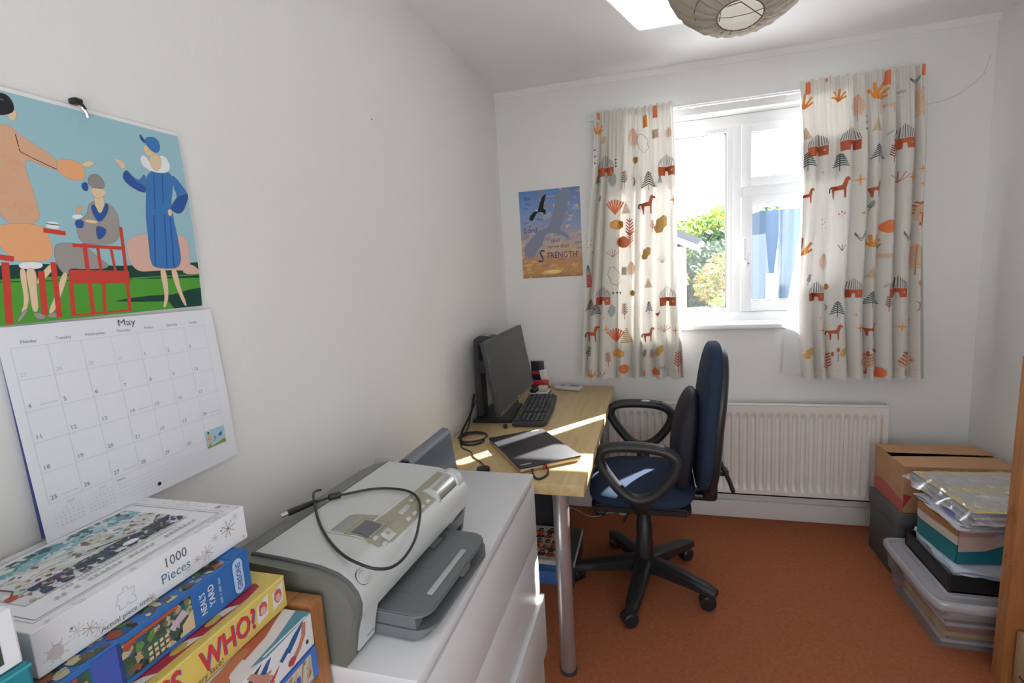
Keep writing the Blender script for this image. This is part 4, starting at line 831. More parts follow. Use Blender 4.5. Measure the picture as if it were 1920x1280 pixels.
for k in range(5):
    a = math.radians(-99+72*k+(4 if k in (2, 3) else 0)); Tq = Matrix.Translation((.75, -.67, 0)) @ Matrix.Rotation(a, 4, 'Z')
    m = MB(); sec = [(.03, .034, .072, .130), (.10, .033, .074, .124), (.20, .030, .070, .110), (.27, .027, .064, .098), (.308, .022, .060, .086)]
    vs = []; fs = []
    for x, w_, za, zb in sec:
        for yy_, z_ in ((-w_, za), (w_, za), (w_*.95, zb-.008), (w_*.55, zb), (-w_*.55, zb), (-w_*.95, zb-.008)): vs.append((x, yy_, z_))
    for i in range(len(sec)-1):
        for j in range(6): q = (j+1) % 6; fs.append((i*6+j, i*6+q, i*6+6+q, i*6+6+j))
    fs += [tuple(range(6))[::-1], tuple(24+j for j in range(6))]
    m.add(vs, fs, chb, T=Tq); arm_o = m.build('base_arm', th, angle=50)
    ca = random.uniform(0, 6.28) if k else 2.2; Tc = Tq @ Matrix.Translation((.285, 0, 0)) @ Matrix.Rotation(ca, 4, 'Z')
    m = MB().lathe([(.006, .05), (.006, .07)], (0, 0, 0), chb, 10, T=Tc)
    for s_ in (-1, 1): m.lathe([(.012, s_*.006), (.027, s_*.006), (.0305, s_*.010), (.0305, s_*.020), (.025, s_*.026), (.008, s_*.027)], (-.012, 0, .0308), chb, 22, ax='y', T=Tc)
    m.prism([(-.036+.0*q, .03) for q in (0,)]+[(-.012+.0325*math.cos(q*.35+.2), .0315+.0325*math.sin(q*.35+.2)) for q in range(9)], -.012, .012, chb, ax='y', T=Tc)
    m.build('castor', arm_o)

# ------------------------------------------------------------------ under the desk
th = thing('magazine_box', 'light blue storage box with magazines on top, on carpet under the desk', 'box', (.28, -.61, 0))
b1 = mat('box_blue', (.06, .18, .52), .5); b2 = mat('box_lid_blue', (.03, .12, .33), .5)
MB().box(.13, .402, -.765, -.49, 0, .062, b1, r=.002).box(.128, .404, -.767, -.488, .062, .100, b2, r=.002).build('blue_box', th)
m = MB().box(.12, .395, -.775, -.49, .1015, .122, mat('magazine_pages', (.62, .62, .6), .6)); A = Art(m, lambda a, b, h: (.12+a, -.775+b, .122+h), clip=(0, .275, 0, .285), hb=.0003)
A.rect(0, 0, .275, .285, (.62, .60, .58)); rp = random.Random(9)
for i_ in range(15):
    x, y = .145+.042*(i_ % 3)+rp.uniform(-.008, .008), .055+.048*(i_//3)+rp.uniform(-.006, .006); A.disc(x, y-.014, .024, ((.7, .16, .03), (.05, .05, .07), (.6, .1, .04), (.5, .48, .45))[i_ % 4], .016, wob=.2); A.disc(x, y+.004, .013, (.12, .04, .02), .017, wob=.1); A.disc(x+.003, y+.004, .009, (.6, .32, .18), .008); A.disc(x, y+.012, .011, (.03, .02, .02), .006)
A.dashes(.03, .008, 34, .006, .007, (.2, .2, .24)); A.rect(.245, 0, .275, .285, (.55, .56, .56))
tag(m.build('magazine', loc=(.26, -.63, .1)), 'magazine with a group of smiling faces on the cover, on the blue box', 'magazine')
m = MB().box(.408, .452, -.775, -.478, .002, .118, mat('binder_black', (.04, .05, .05), .4), r=.002).box(.4525, .4555, -.77, -.482, .096, .116, mat('binder_white', (.7, .72, .74), .5)); tag(m.build('ring_binder', loc=(.43, -.62, 0)), 'dark binder standing beside the blue box under the desk', 'binder')
bag = mat('bag_fabric', (.035, .037, .045), .8, bump=.4, bscale=30)
m = MB(); m.grid(lambda u, v: (.16+.13*math.cos(6.283*u)*(1-.25*v**3)*(1+.05*math.sin(9*u)), -.36+.10*math.sin(6.283*u)*(1-.2*v**3), .003+.3*v+.02*math.sin(u*12)*v*(1-v)), 40, 16, bag); m.lathe([(.1, .29), (.06, .31), (.01, .312)], (.16, -.36, 0), bag)
tag(m.build('black_bag', loc=(.16, -.36, 0)), 'black fabric bag slumped on the floor under the desk by the wall', 'bag')
m = MB().box(.04, .1, -.03, -.001, .33, .42, upvc, r=.004).box(.05, .09, -.06, -.03, .34, .38, upvc, r=.006); 
for i in range(3): m.box(.052+i*.013, .06+i*.013, -.033, -.031, .395, .405, blackp)
sw = MB().box(-.002, .010, -.42, -.27, .30, .385, mat('socket_white', (.75, .75, .73), .35), r=.002); tag(sw.build('wall_socket', loc=(0, -.35, .3)), 'white double wall socket under the desk', 'wall socket')
ex = mat('cable_white', (.62, .6, .56), .5)
th = thing('adapter_lead', 'white adapter with thin white lead trailing over the carpet by the skirting', 'power adapter', (.63, -.07, 0))
MB().tube([(.31, -.05, .004), (.361, -.068, .004), (.403, -.116, .004), (.455, -.142, .004), (.491, -.128, .004), (.526, -.085, .004), (.585, -.07, .005), (.60, -.068, .012)], .0026, ex, smooth=2).tube([(.65, -.068, .015), (.685, -.071, .008), (.72, -.06, .004), (.69, -.03, .004), (.60, -.025, .004)], .0026, ex, smooth=2).build('lead', th)
MB().box(.60, .65, -.09, -.045, .0, .034, mat('adapter_white', (.75, .73, .70), .4), r=.004).build('adapter', th)

# ------------------------------------------------------------------ pine rack with the stacked games at the left
pine = wood('pine_orange', (.30, .115, .035), (.44, .19, .062), 'z', 10, .45, 4); pineh = wood('pine_orange_rail', (.30, .115, .035), (.44, .19, .062), 'x', 10, .45, 4)
rk = thing('pine_rack', 'orange pine rack standing at the near end of the chest, carrying the game boxes', 'rack', (.17, -2.5, 0))
for ya, yb in ((-2.182, -2.155), (-2.88, -2.853)):
    MB().box(.262, .302, ya, yb, 0, .908, pine, r=.002).build('post', rk); MB().box(.008, .05, ya, yb, 0, .908, pine, r=.002).build('post', rk)
    for z in (.868, .40, .10): MB().box(.05, .262, ya, yb, z, z+.04, pineh, r=.002).build('rail', rk)
MB().box(.205, .228, -2.182, -2.155, .9085, .928, pine, r=.002).build('block', rk)
for z in (.788, .42): MB().box(.01, .300, -2.853, -2.184, z, z+.018, pineh, r=.001).build('shelf', rk)

def pbox(x0, x1, y0, y1, z0, z1, m_, r=.001):
    m = MB().box(x0, x1, y0, y1, z0, z1, m_, r=r)
    F = Art(m, lambda u, v, h: (x1+h, y0+u, z0+v), hb=.0003, clip=(0, y1-y0, 0, z1-z0)); Tt = Art(m, lambda u, v, h: (x0+u, y0+v, z1+h), hb=.0003, clip=(0, x1-x0, 0, y1-y0))
    E_ = Art(m, lambda u, v, h: (x1-u, y1+h, z0+v), hb=.0003, clip=(0, x1-x0, 0, z1-z0)); return m, F, Tt, E_
# white 1000 piece puzzle
m, F, Tp, E_ = pbox(.007, .212, -2.460, -2.190, 1.016, 1.066, mat('puzzle_box_white', (.78, .78, .80), .5))
fl = (.45, .38, .36); fg = (.58, .57, .60)
F.text('1000', .139, .0305, .018, (.10, .11, .16), sx=.92); F.text('Pieces', .133, .0125, .018, (.08, .18, .28), sx=.92); F.text('Actual piece size', .060, .0045, .0082, (.12, .12, .16))
j = [(.082, .016), (.082, .022), (.078, .024), (.082, .028), (.082, .034), (.088, .034), (.089, .039), (.093, .039), (.094, .034), (.101, .034), (.101, .028), (.097, .025), (.101, .022), (.101, .016), (.094, .016), (.092, .020), (.089, .016), (.082, .016)]
F.line(j, .0006, (.35, .35, .42))
rp = random.Random(2)
for x, y, r, c_ in ((.018, .016, .009, fl), (.018, .016, .012, fg), (.034, .03, .0015, (.2, .2, .25)), (.038, .024, .007, fg), (.05, .018, .007, fl), (.058, .012, .008, fg), (.118, .006, .006, fl), (.17, .010, .008, fg), (.184, .016, .006, fl), (.195, .010, .01, fg), (.2, .017, .009, (.5, .4, .36)), (.215, .030, .006, fg), (.238, .031, .011, (.22, .18, .17)), (.252, .042, .006, fg), (.262, .006, .001, (.1, .1, .15)), (.226, .034, .0014, (.25, .25, .3))): F.flake(x, y, r, c_)
F.disc(.0175, .016, .0075, (.55, .5, .5), wob=.15)
def frame_(A, x0, y0, x1, y1, w_, c_): A.line([(x0, y0), (x1, y0)], w_, c_); A.line([(x1, y0), (x1, y1)], w_, c_); A.line([(x1, y1), (x0, y1)], w_, c_); A.line([(x0, y1), (x0, y0)], w_, c_)
frame_(Tp, .016, .016, .186, .244, .0012, (.3, .32, .34)); frame_(Tp, .012, .012, .190, .249, .0007, (.4, .42, .44))
for i in range(46):
    q = rp.random()
    if q < .5: Tp.flake(rp.uniform(.194, .204), rp.uniform(.01, .26), .004, fg, n=6, wd=.0005)
    elif q < .8: Tp.flake(rp.uniform(.01, .2), rp.uniform(.254, .266), .004, fg, n=6, wd=.0005)
    else: Tp.flake(.005, rp.uniform(.01, .26), .004, fg, n=6, wd=.0005)
Tp.flake(.17, .26, .006, (.25, .22, .22))
px0, px1, py0, py1 = .026, .148, .03, .226
Tp.rect(px0, py0, px1, py1, (.62, .64, .66)); Tp.clip = (px0, px1, py0, py1)
random.seed(21)
pal1 = [(.12, .28, .27), (.2, .38, .38), (.08, .14, .16), (.68, .68, .66), (.6, .62, .64)]
Tp.blobs(px0, py0, px0+.03, py1, pal1, 120, .003, .009); Tp.blobs(px0+.014, py0, px0+.04, py1, [(.16, .36, .42), (.25, .45, .5), (.4, .55, .6)], 60, .004, .009)
Tp.blobs(px0+.035, py0, px1-.03, py1, [(.66, .66, .65), (.55, .58, .55), (.45, .5, .42), (.7, .7, .7), (.6, .56, .5)], 170, .003, .009)
Tp.blobs(px0+.04, py0, px1-.03, py1, [(.3, .1, .06), (.1, .22, .17), (.13, .3, .33), (.2, .12, .13), (.22, .24, .16)], 60, .0014, .005)
Tp.blobs(px1-.034, py0+.02, px1-.002, py1, [(.05, .05, .12), (.08, .07, .16), (.04, .06, .08), (.06, .1, .09)], 130, .003, .008)
Tp.blobs(px1-.03, py0, px1, py1, [(.5, .4, .3), (.1, .15, .08), (.45, .45, .45), (.3, .2, .14)], 34, .0015, .004)
Tp.disc(px1-.014, .155, .006, (.75, .75, .78), .010); Tp.disc(px1-.03, .035, .006, (.5, .07, .04)); Tp.line([(px1-.05, py1-.1), (px1-.015, py1-.02)], .0022, (.16, .1, .08)); Tp.line([(px1-.05, py1-.005), (px1-.01, py1-.05)], .0016, (.12, .1, .08)); Tp.line([(px0+.005, .04), (px1-.045, .045), (px1-.03, .034)], .002, (.15, .08, .08))
Tp.clip = None
Tp.dashes(.158, .06, 36, .0042, .0045, (.45, .45, .47), rot=PI/2); Tp.dashes(.171, .045, 26, .0068, .0055, (.45, .45, .47), rot=PI/2)
E_.flake(.02, .03, .008, fl); E_.flake(.1, .02, .01, fg)
tag(m.build('jigsaw_box', loc=(.11, -2.325, 1.016), smooth=False), 'white 1000 piece jigsaw box with snowflakes, on top of the game stack', 'jigsaw box', 'stacked game and jigsaw boxes')
# blue puzzle
m, F, Tp, E_ = pbox(-.0+.006, .236, -2.580, -2.217, .958, 1.0145, mat('puzzle_box_blue', (.03, .14, .42), .45))
random.seed(5)
palg = [(.05, .12, .05), (.12, .22, .06), (.4, .3, .18), (.02, .03, .03), (.3, .08, .05), (.03, .1, .2), (.45, .38, .25), (.15, .1, .08)]
def pic(A, x0, y0, x1, y1, n): A.clip = (x0, x1, y0, y1); A.rect(x0, y0, x1, y1, (.05, .08, .06)); A.blobs(x0, y0, x1, y1, palg, n, .002, .007); A.clip = None
pic(F, .180, .006, .268, .050, 110); F.rect(.150, .002, .176, .054, (.06, .1, .4)); F.rect(.176, .002, .180, .054, (.03, .05, .2))
F.clip = (.18, .268, .006, .05); F.rect(.205, .012, .232, .03, (.06, .1, .07)); [F.rect(.208+.007*i, .008+.0065*j_, .2125+.007*i, .012+.0065*j_, (.6, .5, .3)) for i in range(4) for j_ in range(3)]; F.line([(.183, .047), (.25, .048)], .004, (.5, .08, .03)); F.poly([(.235, .028), (.255, .04), (.262, .03), (.24, .022)], (.5, .4, .5)); F.poly([(.25, .006), (.268, .006), (.268, .03), (.252, .02)], (.6, .45, .28)); F.clip = None
pic(F, .062, .004, .148, .050, 90); F.rect(.062, .004, .088, .050, (.22, .12, .09)); [F.disc(.066+.005*(i % 5)+.0025*(i//5 % 2), .007+.005*(i//5), .0022, (.32, .2, .14), n=6) for i in range(42)]
F.rect(.096, .008, .136, .022, (.55, .45, .28)); F.rect(.096, .026, .136, .03, (.5, .48, .4)); F.line([(.094, .046), (.136, .048)], .004, (.5, .06, .04)); F.blobs(.098, .010, .134, .02, [(.1, .3, .04), (.15, .4, .06)], 30, .0015, .004); F.blobs(.098, .034, .134, .042, [(.1, .3, .04), (.15, .4, .06)], 26, .0015, .004)
F.blobs(.02, .004, .05, .016, [(.1, .35, .38), (.08, .3, .3)], 12, .003, .006)
F.text("NEAL'S", .287, .012, .012, (.6, .66, .8), rot=PI/2, bold=True, sx=.8); F.text('YARD', .3005, .016, .0125, (.6, .66, .8), rot=PI/2, bold=True, sx=.9); F.dashes(.312, .010, 16, .0023, .0042, (.4, .5, .72), rot=PI/2)
F.rect(.333, .012, .350, .046, (.42, .55, .76)); F.disc(.3415, .012, .0085, (.42, .55, .76)); F.disc(.3415, .046, .0085, (.42, .55, .76)); F.text('GIBSONS', .3462, .0085, .0115, (.05, .08, .3), rot=PI/2, bold=True, sx=.84)
Tp.clip = (.0, .2265, 0, .363); Tp.blobs(.19, .03, .226, .33, palg+[(.55, .5, .3), (.5, .45, .25)], 160, .003, .01); Tp.clip = None; Tp.rect(.19, .335, .23, .363, (.03, .14, .42))
tag(m.build('jigsaw_box', loc=(.12, -2.4, .958), smooth=False), "blue jigsaw box reading NEAL'S YARD, second from top of the stack", 'jigsaw box', 'stacked game and jigsaw boxes')
# guess who
m, F, Tp, E_ = pbox(.012, .262, -2.600, -2.184, .9065, .956, mat('game_box_yellow', (.70, .52, .12), .45))
F.text('GUESS', .1515, .0135, .042, (.08, .12, .4), bold=True, sx=.76); F.text('GUESS', .150, .0150, .042, (.62, .04, .04), bold=True, sx=.76)
F.text('WHO?', .2675, .0105, .041, (.08, .12, .4), bold=True, sx=.75); F.text('WHO?', .266, .0120, .041, (.62, .04, .04), bold=True, sx=.75)
F.text('Identify the mystery face!', .180, .0035, .0110, (.1, .08, .1), sx=1.05)
for x0 in (.358, .388):
    F.poly([(x0, .010), (x0+.02, .014), (x0+.024, .043), (x0+.002, .036)], (.72, .66, .68)); F.disc(x0+.012, .027, .0078, (.5, .12, .1), .010, wob=.15); F.disc(x0+.012, .024, .005, (.65, .4, .32), .006); F.disc(x0+.011, .033, .006, (.55, .1, .12), .003)
F.line([(.0, .048), (.416, .048)], .0014, (.8, .68, .3))
Tp.clip = (0, .25, 0, .416); Tp.poly([(.205, 0), (.236, 0), (.238, .36), (.234, .385), (.222, .39), (.205, .36)], (.42, .04, .06)); Tp.poly([(.21, .02), (.226, .03), (.228, .28), (.212, .3)], (.5, .05, .08))
for y in (.13, .19, .25, .31): Tp.poly([(.212, y), (.234, y+.01), (.238, y+.035), (.226, y+.026)], (.72, .68, .6))
for y in (.26, .31): Tp.disc(.228, y, .006, (.6, .45, .1), .012)
Tp.clip = None
tag(m.build('board_game_box', loc=(.14, -2.4, .9065), smooth=False), 'yellow board game box reading GUESS WHO?, third from top of the stack', 'board game box', 'stacked game and jigsaw boxes')
# hands game
m, F, Tp, E_ = pbox(.02, .308, -2.610, -2.1905, .8545, .905, mat('game_box_white', (.72, .70, .71), .45))
sk, rd, bl = (.52, .2, .12), (.45, .06, .06), (.03, .10, .26)
def handp(A, x, y, s_, a, c1=sk):
    def q(u, v): return (x+s_*(u*math.cos(a)-v*math.sin(a)), y+s_*(u*math.sin(a)+v*math.cos(a)))
    A.poly([q(-1.8, -.25), q(-.4, -.3), q(-.1, -.35), q(.35, -.35), q(.35, .35), q(-.1, .35), q(-.4, .25), q(-1.8, .25)], c1)
    for i, l in enumerate((.55, .7, .75, .6)): v = -.3+i*.2; A.line([q(.3, v), q(.3+l, v*1.15)], s_*.17, c1); A.disc(*q(.3+l, v*1.15), s_*.085, c1, n=8)
    A.line([q(-.1, .3), q(.25, .6)], s_*.18, c1)
F.poly([(.37, .024), (.385, .034), (.403, .05), (.398, .05), (.38, .044), (.362, .032)], bl); F.poly([(.355, .022), (.372, .03), (.366, .036), (.35, .028)], bl)
F.line([(.402, .047), (.399, .03), (.388, .018), (.37, .006)], .009, sk); F.disc(.372, .010, .008, rd, .006); F.disc(.405, .014, .0028, (.02, .02, .03), .0035)
F.poly([(.30, .028), (.33, .046), (.338, .046), (.315, .018), (.305, .012)], bl); F.poly([(.29, .036), (.30, .046), (.322, .05), (.30, .034)], (.05, .05, .08)); handp(F, .322, .024, .02, -.9, (.5, .24, .17)); F.poly([(.318, .0), (.345, .018), (.35, .024), (.325, .012)], rd)
handp(F, .23, .03, .024, -.3); handp(F, .16, .02, .024, .4, rd); F.disc(.265, .016, .01, (.5, .12, .04), .018)
Tp.clip = (0, .288, 0, .4195); Tp.poly([(.28, .31), (.288, .33), (.288, .4195), (.262, .4195), (.276, .36)], (.10, .28, .36)); Tp.line([(.283, .33), (.286, .41)], .003, (.75, .75, .75))
Tp.line([(.232, .41), (.248, .36), (.252, .32)], .02, (.48, .12, .08)); handp(Tp, .256, .285, .03, -1.4, (.52, .2, .1)); handp(Tp, .262, .17, .035, -1.3, (.55, .25, .15)); Tp.poly([(.255, .19), (.275, .2), (.28, .225), (.262, .23)], bl); Tp.clip = None
tag(m.build('board_game_box', loc=(.16, -2.4, .8545), smooth=False), 'white board game box printed with reaching hands, fourth down beside the pine post', 'board game box', 'stacked game and jigsaw boxes')
m, F, Tp, E_ = pbox(.02, .311, -2.600, -2.192, .8065, .853, mat('game_box_blue', (.05, .16, .55), .45))
F.clip = (.0, .4, .003, .043); F.rect(0, .003, .395, .043, (.55, .5, .42)); random.seed(3); F.blobs(.1, .003, .395, .043, [(.5, .35, .2), (.6, .45, .3), (.35, .3, .15), (.25, .2, .1), (.6, .55, .35)], 130, .003, .008)
for i in range(14): F.line([(.2+i*.014, .006), (.21+i*.014, .04)], .003, (.55, .36, .22) if i % 2 else (.35, .22, .12))
F.blobs(.30, .003, .37, .03, [(.05, .12, .5), (.08, .2, .55)], 40, .004, .008); F.disc(.34, .018, .003, (.1, .5, .2)); F.disc(.35, .02, .003, (.5, .1, .3)); F.disc(.33, .013, .003, (.6, .5, .1)); F.clip = None
tag(m.build('board_game_box', loc=(.16, -2.4, .8065), smooth=False), 'blue edged board game box, lowest visible in the stack of games', 'board game box', 'stacked game and jigsaw boxes')
# second pile, nearer the camera
m, F, Tp, E_ = pbox(.04, .250, -2.700, -2.482, 1.0155, 1.0625, mat('teal_box', (.02, .22, .28), .45), r=.003)
F.clip = (0, .218, 0, .047); F.rect(.15, .004, .198, .034, (.02, .05, .12)); F.disc(.188, .018, .008, (.5, .35, .25), .012); F.line([(0, .044), (.218, .044)], .003, (.05, .35, .4)); F.clip = None
tag(m.build('jigsaw_box', loc=(.15, -2.6, 1.0155), smooth=False), 'teal box at the bottom left corner of the picture, under a small white box', 'jigsaw box')
m, F, Tp, E_ = pbox(.06, .246, -2.690, -2.4845, 1.0635, 1.118, mat('puzzle_box_white', (.78, .78, .80), .5), r=.002)
random.seed(8); F.clip = (.13, .192, .008, .044); F.rect(.13, .008, .192, .044, (.05, .08, .05)); F.blobs(.13, .008, .192, .044, [(.06, .1, .05), (.2, .14, .06), (.45, .36, .26), (.03, .08, .1), (.1, .14, .06), (.3, .12, .03)], 90, .002, .005); F.clip = None
Tp.disc(.176, .195, .0016, (.1, .1, .12))
tag(m.build('jigsaw_box', loc=(.15, -2.59, 1.0635), smooth=False), 'small white box with dark flowery picture, at the left edge on top of teal box', 'jigsaw box')

# ------------------------------------------------------------------ boxes in the right hand corner
gb = mat('box_grey_card', (.085, .09, .095), .6); kr = mat('cardboard', (.52, .29, .15), .75, bump=.1, bscale=60, vary=.12, vscale=10); kr2 = mat('cardboard_flap', (.55, .31, .16), .75, vary=.1)
th = thing('storage_box', 'dark grey lidded card storage box on carpet under the cardboard box', 'storage box', (1.95, -.34, 0))
MB().box(1.763, 2.13, -.455, -.20, 0, .255, gb, r=.002).build('box_body', th); MB().box(1.758, 2.135, -.46, -.195, .225, .29, mat('box_grey_lid', (.095, .10, .105), .6), r=.003).build('box_lid', th)
th = thing('cardboard_box', 'brown cardboard box with half open flaps on the grey storage box by the wall', 'cardboard box', (1.98, -.32, .29))
TC = Matrix.Translation((1.785, -.452, .2915)) @ Matrix.Rotation(math.radians(2), 4, 'Z')
m = MB().box(0, .385, .0, .004, 0, .20, kr, T=TC).box(0, .385, .256, .26, 0, .20, kr, T=TC).box(0, .004, .004, .256, 0, .20, kr, T=TC).box(.381, .385, .004, .256, 0, .20, kr, T=TC).box(0, .385, 0, .26, 0, .004, kr, T=TC)
A = Art(m, lambda a, b, h: TC @ Vector((-h, a, b)), hb=.0004); pkc = mat('pink_stamp', (.5, .12, .10), .7); A.poly([(.0, .0), (.26, .0), (.26, .055), (.19, .075), (.0, .05)], pkc)
A = Art(m, lambda a, b, h: TC @ Vector((a, -h, b)), hb=.0004); A.poly([(0, .02), (.03, .075), (0, .085)], mat('red_print', (.5, .04, .05), .6)); 
m.build('box_body', th, smooth=False)
m = MB().prism([(0, 0), (.385, 0), (.385, .125), (.26, .128), (.12, .120), (0, .112)], .200, .2035, kr2, T=TC).build('flap', th)
m = MB().prism([(0, .26), (.385, .26), (.385, .138), (.30, .140), (.14, .146), (0, .152)], .200, .204, kr2, T=TC @ Matrix.Translation((0, .26, .2)) @ Matrix.Rotation(math.radians(-3), 4, 'X') @ Matrix.Translation((0, -.26, -.2))).build('flap', th)
MB().box(.006, .379, .006, .254, .17, .174, mat('box_interior_dark', (.02, .012, .01), .9), T=TC).build('dark_sheet', th)  # near-black sheet under the flaps stands in for the dark box interior
# clear lidded crate
cp = glassy('crate_plastic', .12, (.86, .86, .88), .12, .20, (.62, .60, .62)); cpl = glassy('crate_lid_plastic', .12, (.9, .9, .92), .15, .48, (.66, .66, .69))
th = thing('plastic_crate', 'clear plastic crate full of papers at the bottom of the stack beside post', 'crate', (1.93, -.7, 0))
m = MB()
def cr_(z0, z1, a, b):
    pts = lambda q: [(1.722+q, -.872+q), (2.12, -.872+q), (2.12, -.52-q), (1.722+q, -.52-q)]
    P0, P1 = pts(a), pts(b); vs = [(x, y, z0) for x, y in P0]+[(x, y, z1) for x, y in P1]
    m.add(vs, [(0, 1, 5, 4), (1, 2, 6, 5), (2, 3, 7, 6), (3, 0, 4, 7)], cp)
cr_(.003, .085, .012, .004); cr_(.085, .09, .004, -.004); cr_(.09, .175, -.004, -.010)
m.box(1.735, 2.11, -.86, -.53, .001, .004, cp); m.build('crate_body', th, smooth=False)
m = MB()
ring = [(1.703, -.905), (2.14, -.905), (2.14, -.49), (1.703, -.49)]
m.tube([(x, y, .183) for x, y in [(1.73, -.905), (1.92, -.905), (2.12, -.905), (2.14, -.885), (2.14, -.70), (2.14, -.51), (2.12, -.49), (1.92, -.49), (1.73, -.49), (1.705, -.51), (1.705, -.7), (1.705, -.885)]], .013, cpl, closed=True, ry=.017, up=(0, 0, 1), smooth=2)
m.box(1.712, 2.135, -.898, -.497, .176, .188, cpl, r=.004).box(1.755, 2.1, -.86, -.535, .186, .199, cpl, r=.005)
m.build('crate_lid', th)
cols = [((.70, .68, .66), 'cream_papers'), ((.30, .24, .24), 'brown_folders'), ((.62, .48, .12), 'yellow_folder'), ((.5, .12, .10), 'red_folder'), ((.72, .72, .76), 'white_papers'), ((.16, .15, .16), 'dark_folders'), ((.55, .50, .44), 'buff_papers')]
rp = random.Random(4); z = .006
i = 0
while z < .155:
    h = rp.uniform(.008, .022); c_, nm_ = cols[i % len(cols)]; i += 1
    Tr = Matrix.Translation((1.925+rp.uniform(-.01, .01), -.695+rp.uniform(-.006, .006), z)) @ Matrix.Rotation(rp.uniform(-.03, .03), 4, 'Z')
    sx_ = .335+rp.uniform(-.02, .0); 
    o = MB().box(-sx_/2, sx_/2, -.145, .145, 0, h, mat(nm_, c_, .7), T=Tr).build('paper_bundle', loc=tuple(Tr.translation)); z += h+.0008
    tag(o, '%s inside the clear plastic crate, %s' % ({'cream_papers': 'cream papers', 'brown_folders': 'brown folders', 'yellow_folder': 'yellow folder', 'red_folder': 'red folder', 'white_papers': 'white papers', 'dark_folders': 'dark folders', 'buff_papers': 'buff papers'}[nm_], 'layer %s' % ('at the bottom', 'second up', 'third up', 'fourth up', 'fifth up', 'sixth up', 'seventh up', 'eighth up', 'ninth up', 'tenth up', 'eleventh up', 'twelfth up', 'next to the lid', 'under the lid')[i-1]), 'papers', 'papers inside the clear crate')
# black tray, loose sheets, teal patterned box
bt = mat('tray_black', (.012, .012, .013), .45)
th = MB().box(1.765, 2.10, -.845, -.535, .200, .206, bt).box(1.765, 1.771, -.845, -.535, .200, .262, bt).box(1.765, 2.10, -.845, -.839, .200, .262, bt).box(1.765, 2.10, -.541, -.535, .200, .262, bt).box(2.094, 2.10, -.845, -.535, .2, .262, bt).box(1.763, 1.775, -.847, -.835, .2, .268, bt, r=.002)
tag(th.build('paper_tray', loc=(1.93, -.69, .2)), 'black paper tray on the lid of the clear crate', 'tray')
def sheet(x0, x1, y0, y1, z, rot, c_, nm, seed, amp=.006, th_=.0015):
    r0 = random.Random(seed); m = MB(); T = Matrix.Translation(((x0+x1)/2, (y0+y1)/2, z)) @ Matrix.Rotation(rot, 4, 'Z'); lx, ly = x1-x0, y1-y0; p = [r0.uniform(0, 6) for _ in range(4)]
    def f(u, v): ex = abs(u-.5)*2; ey = abs(v-.5)*2; return ((u-.5)*lx+.004*math.sin(v*14+p[0]), (v-.5)*ly+.004*math.sin(u*17+p[1]), amp*(ex**4*math.sin(v*7+p[2])+ey**4*math.sin(u*6+p[3])))
    m.grid(f, 20, 20, mat(nm, c_, .6), T=T); m.grid(lambda u, v: tuple(Vector(f(u, v))+Vector((0, 0, th_))), 20, 20, mat(nm, c_, .6), T=T); return m
m = MB()
stack_ = [sheet(1.778, 2.07, -.86, -.555, .272+.0022*i, rp.uniform(-.05, .05), (.66, .74, .84), 'pale_blue_paper', i, .006) for i in range(4)]
for s_ in stack_: m.add(s_.v, s_.f, mat('pale_blue_paper', (.66, .74, .84), .6))
m.box(1.79, 2.08, -.83, -.56, .210, .271, mat('pale_blue_paper', (.66, .74, .84), .6))
tag(m.build('loose_papers', loc=(1.93, -.7, .27), angle=60), 'pale blue and white papers heaped in the black tray', 'papers')
tealm = mat('teal_card', (.01, .19, .23), .5); th = thing('patterned_box', 'teal, cream and brown patterned box between the black tray and the paper pile', 'storage box', (1.94, -.68, .285))
bpts = [(1.775, -.62), (1.80, -.802), (2.09, -.76), (2.08, -.56), (1.80, -.56), (1.778, -.585)]
MB().prism(bpts, .284, .352, tealm, r=.004).build('teal_base', th); MB().prism([(x+(-.001), y-.0005) for x, y in bpts], .352, .386, mat('cream_card', (.62, .55, .48), .6), r=.002).build('cream_band', th)
m = MB().prism([(x-.003 if x < 1.9 else x, y-.003 if y < -.7 else y) for x, y in bpts], .386, .42, mat('brown_lid', (.40, .17, .06), .5), r=.004)
m.build('brown_lid', th)
m = MB(); A = Art(m, lambda a, b, h: (1.80+.29*a-.0, -.802+.042*a-.0045-h, b), hb=.0006); pk2 = (.50, .37, .33)
A.rect(.012, .30, .99, .418, pk2); A.poly([(.0, .286), (.99, .286), (.99, .372), (.6, .372), (.45, .350), (.3, .334), (.012, .330)], (.01, .15, .18)); A.rect(.012, .385, .40, .415, (.42, .26, .2))
tag(m.build('printed_end', th, smooth=False), 'pinkish end panel with a teal wave')
def fan(z, seed, c_, nm, nn, label, x0, x1, y0, y1, amp=.005):
    m = MB(); r0 = random.Random(seed)
    for i in range(nn):
        s_ = sheet(x0+r0.uniform(-.012, .012), x1, y0+r0.uniform(-.012, .012), y1, z+i*.0035, r0.uniform(-.07, .07), c_, nm, seed+i, amp); m.add(s_.v, s_.f, mat(nm, c_, .6))
    return m
m = fan(.4255, 50, (.76, .74, .80), 'white_paper_pile', 6, '', 1.785, 2.08, -.84, -.56); tag(m.build('paper_pile', loc=(1.93, -.7, .4235), angle=60), 'ragged pile of white papers on the patterned box', 'papers')
m = fan(.449, 60, (.26, .32, .72), 'lilac_folder', 2, '', 1.80, 2.06, -.80, -.55, .003); tag(m.build('blue_folder', loc=(1.93, -.68, .447), angle=60), 'lilac blue folder on the white paper pile', 'folder')
th = thing('wrapped_magazines', 'bundle of yellow edged magazines in crinkled clear plastic, topmost on the right hand stack', 'magazines', (1.95, -.67, .456))
TW = Matrix.Translation((1.96, -.665, .458)) @ Matrix.Rotation(math.radians(5), 4, 'Z')
m = MB()
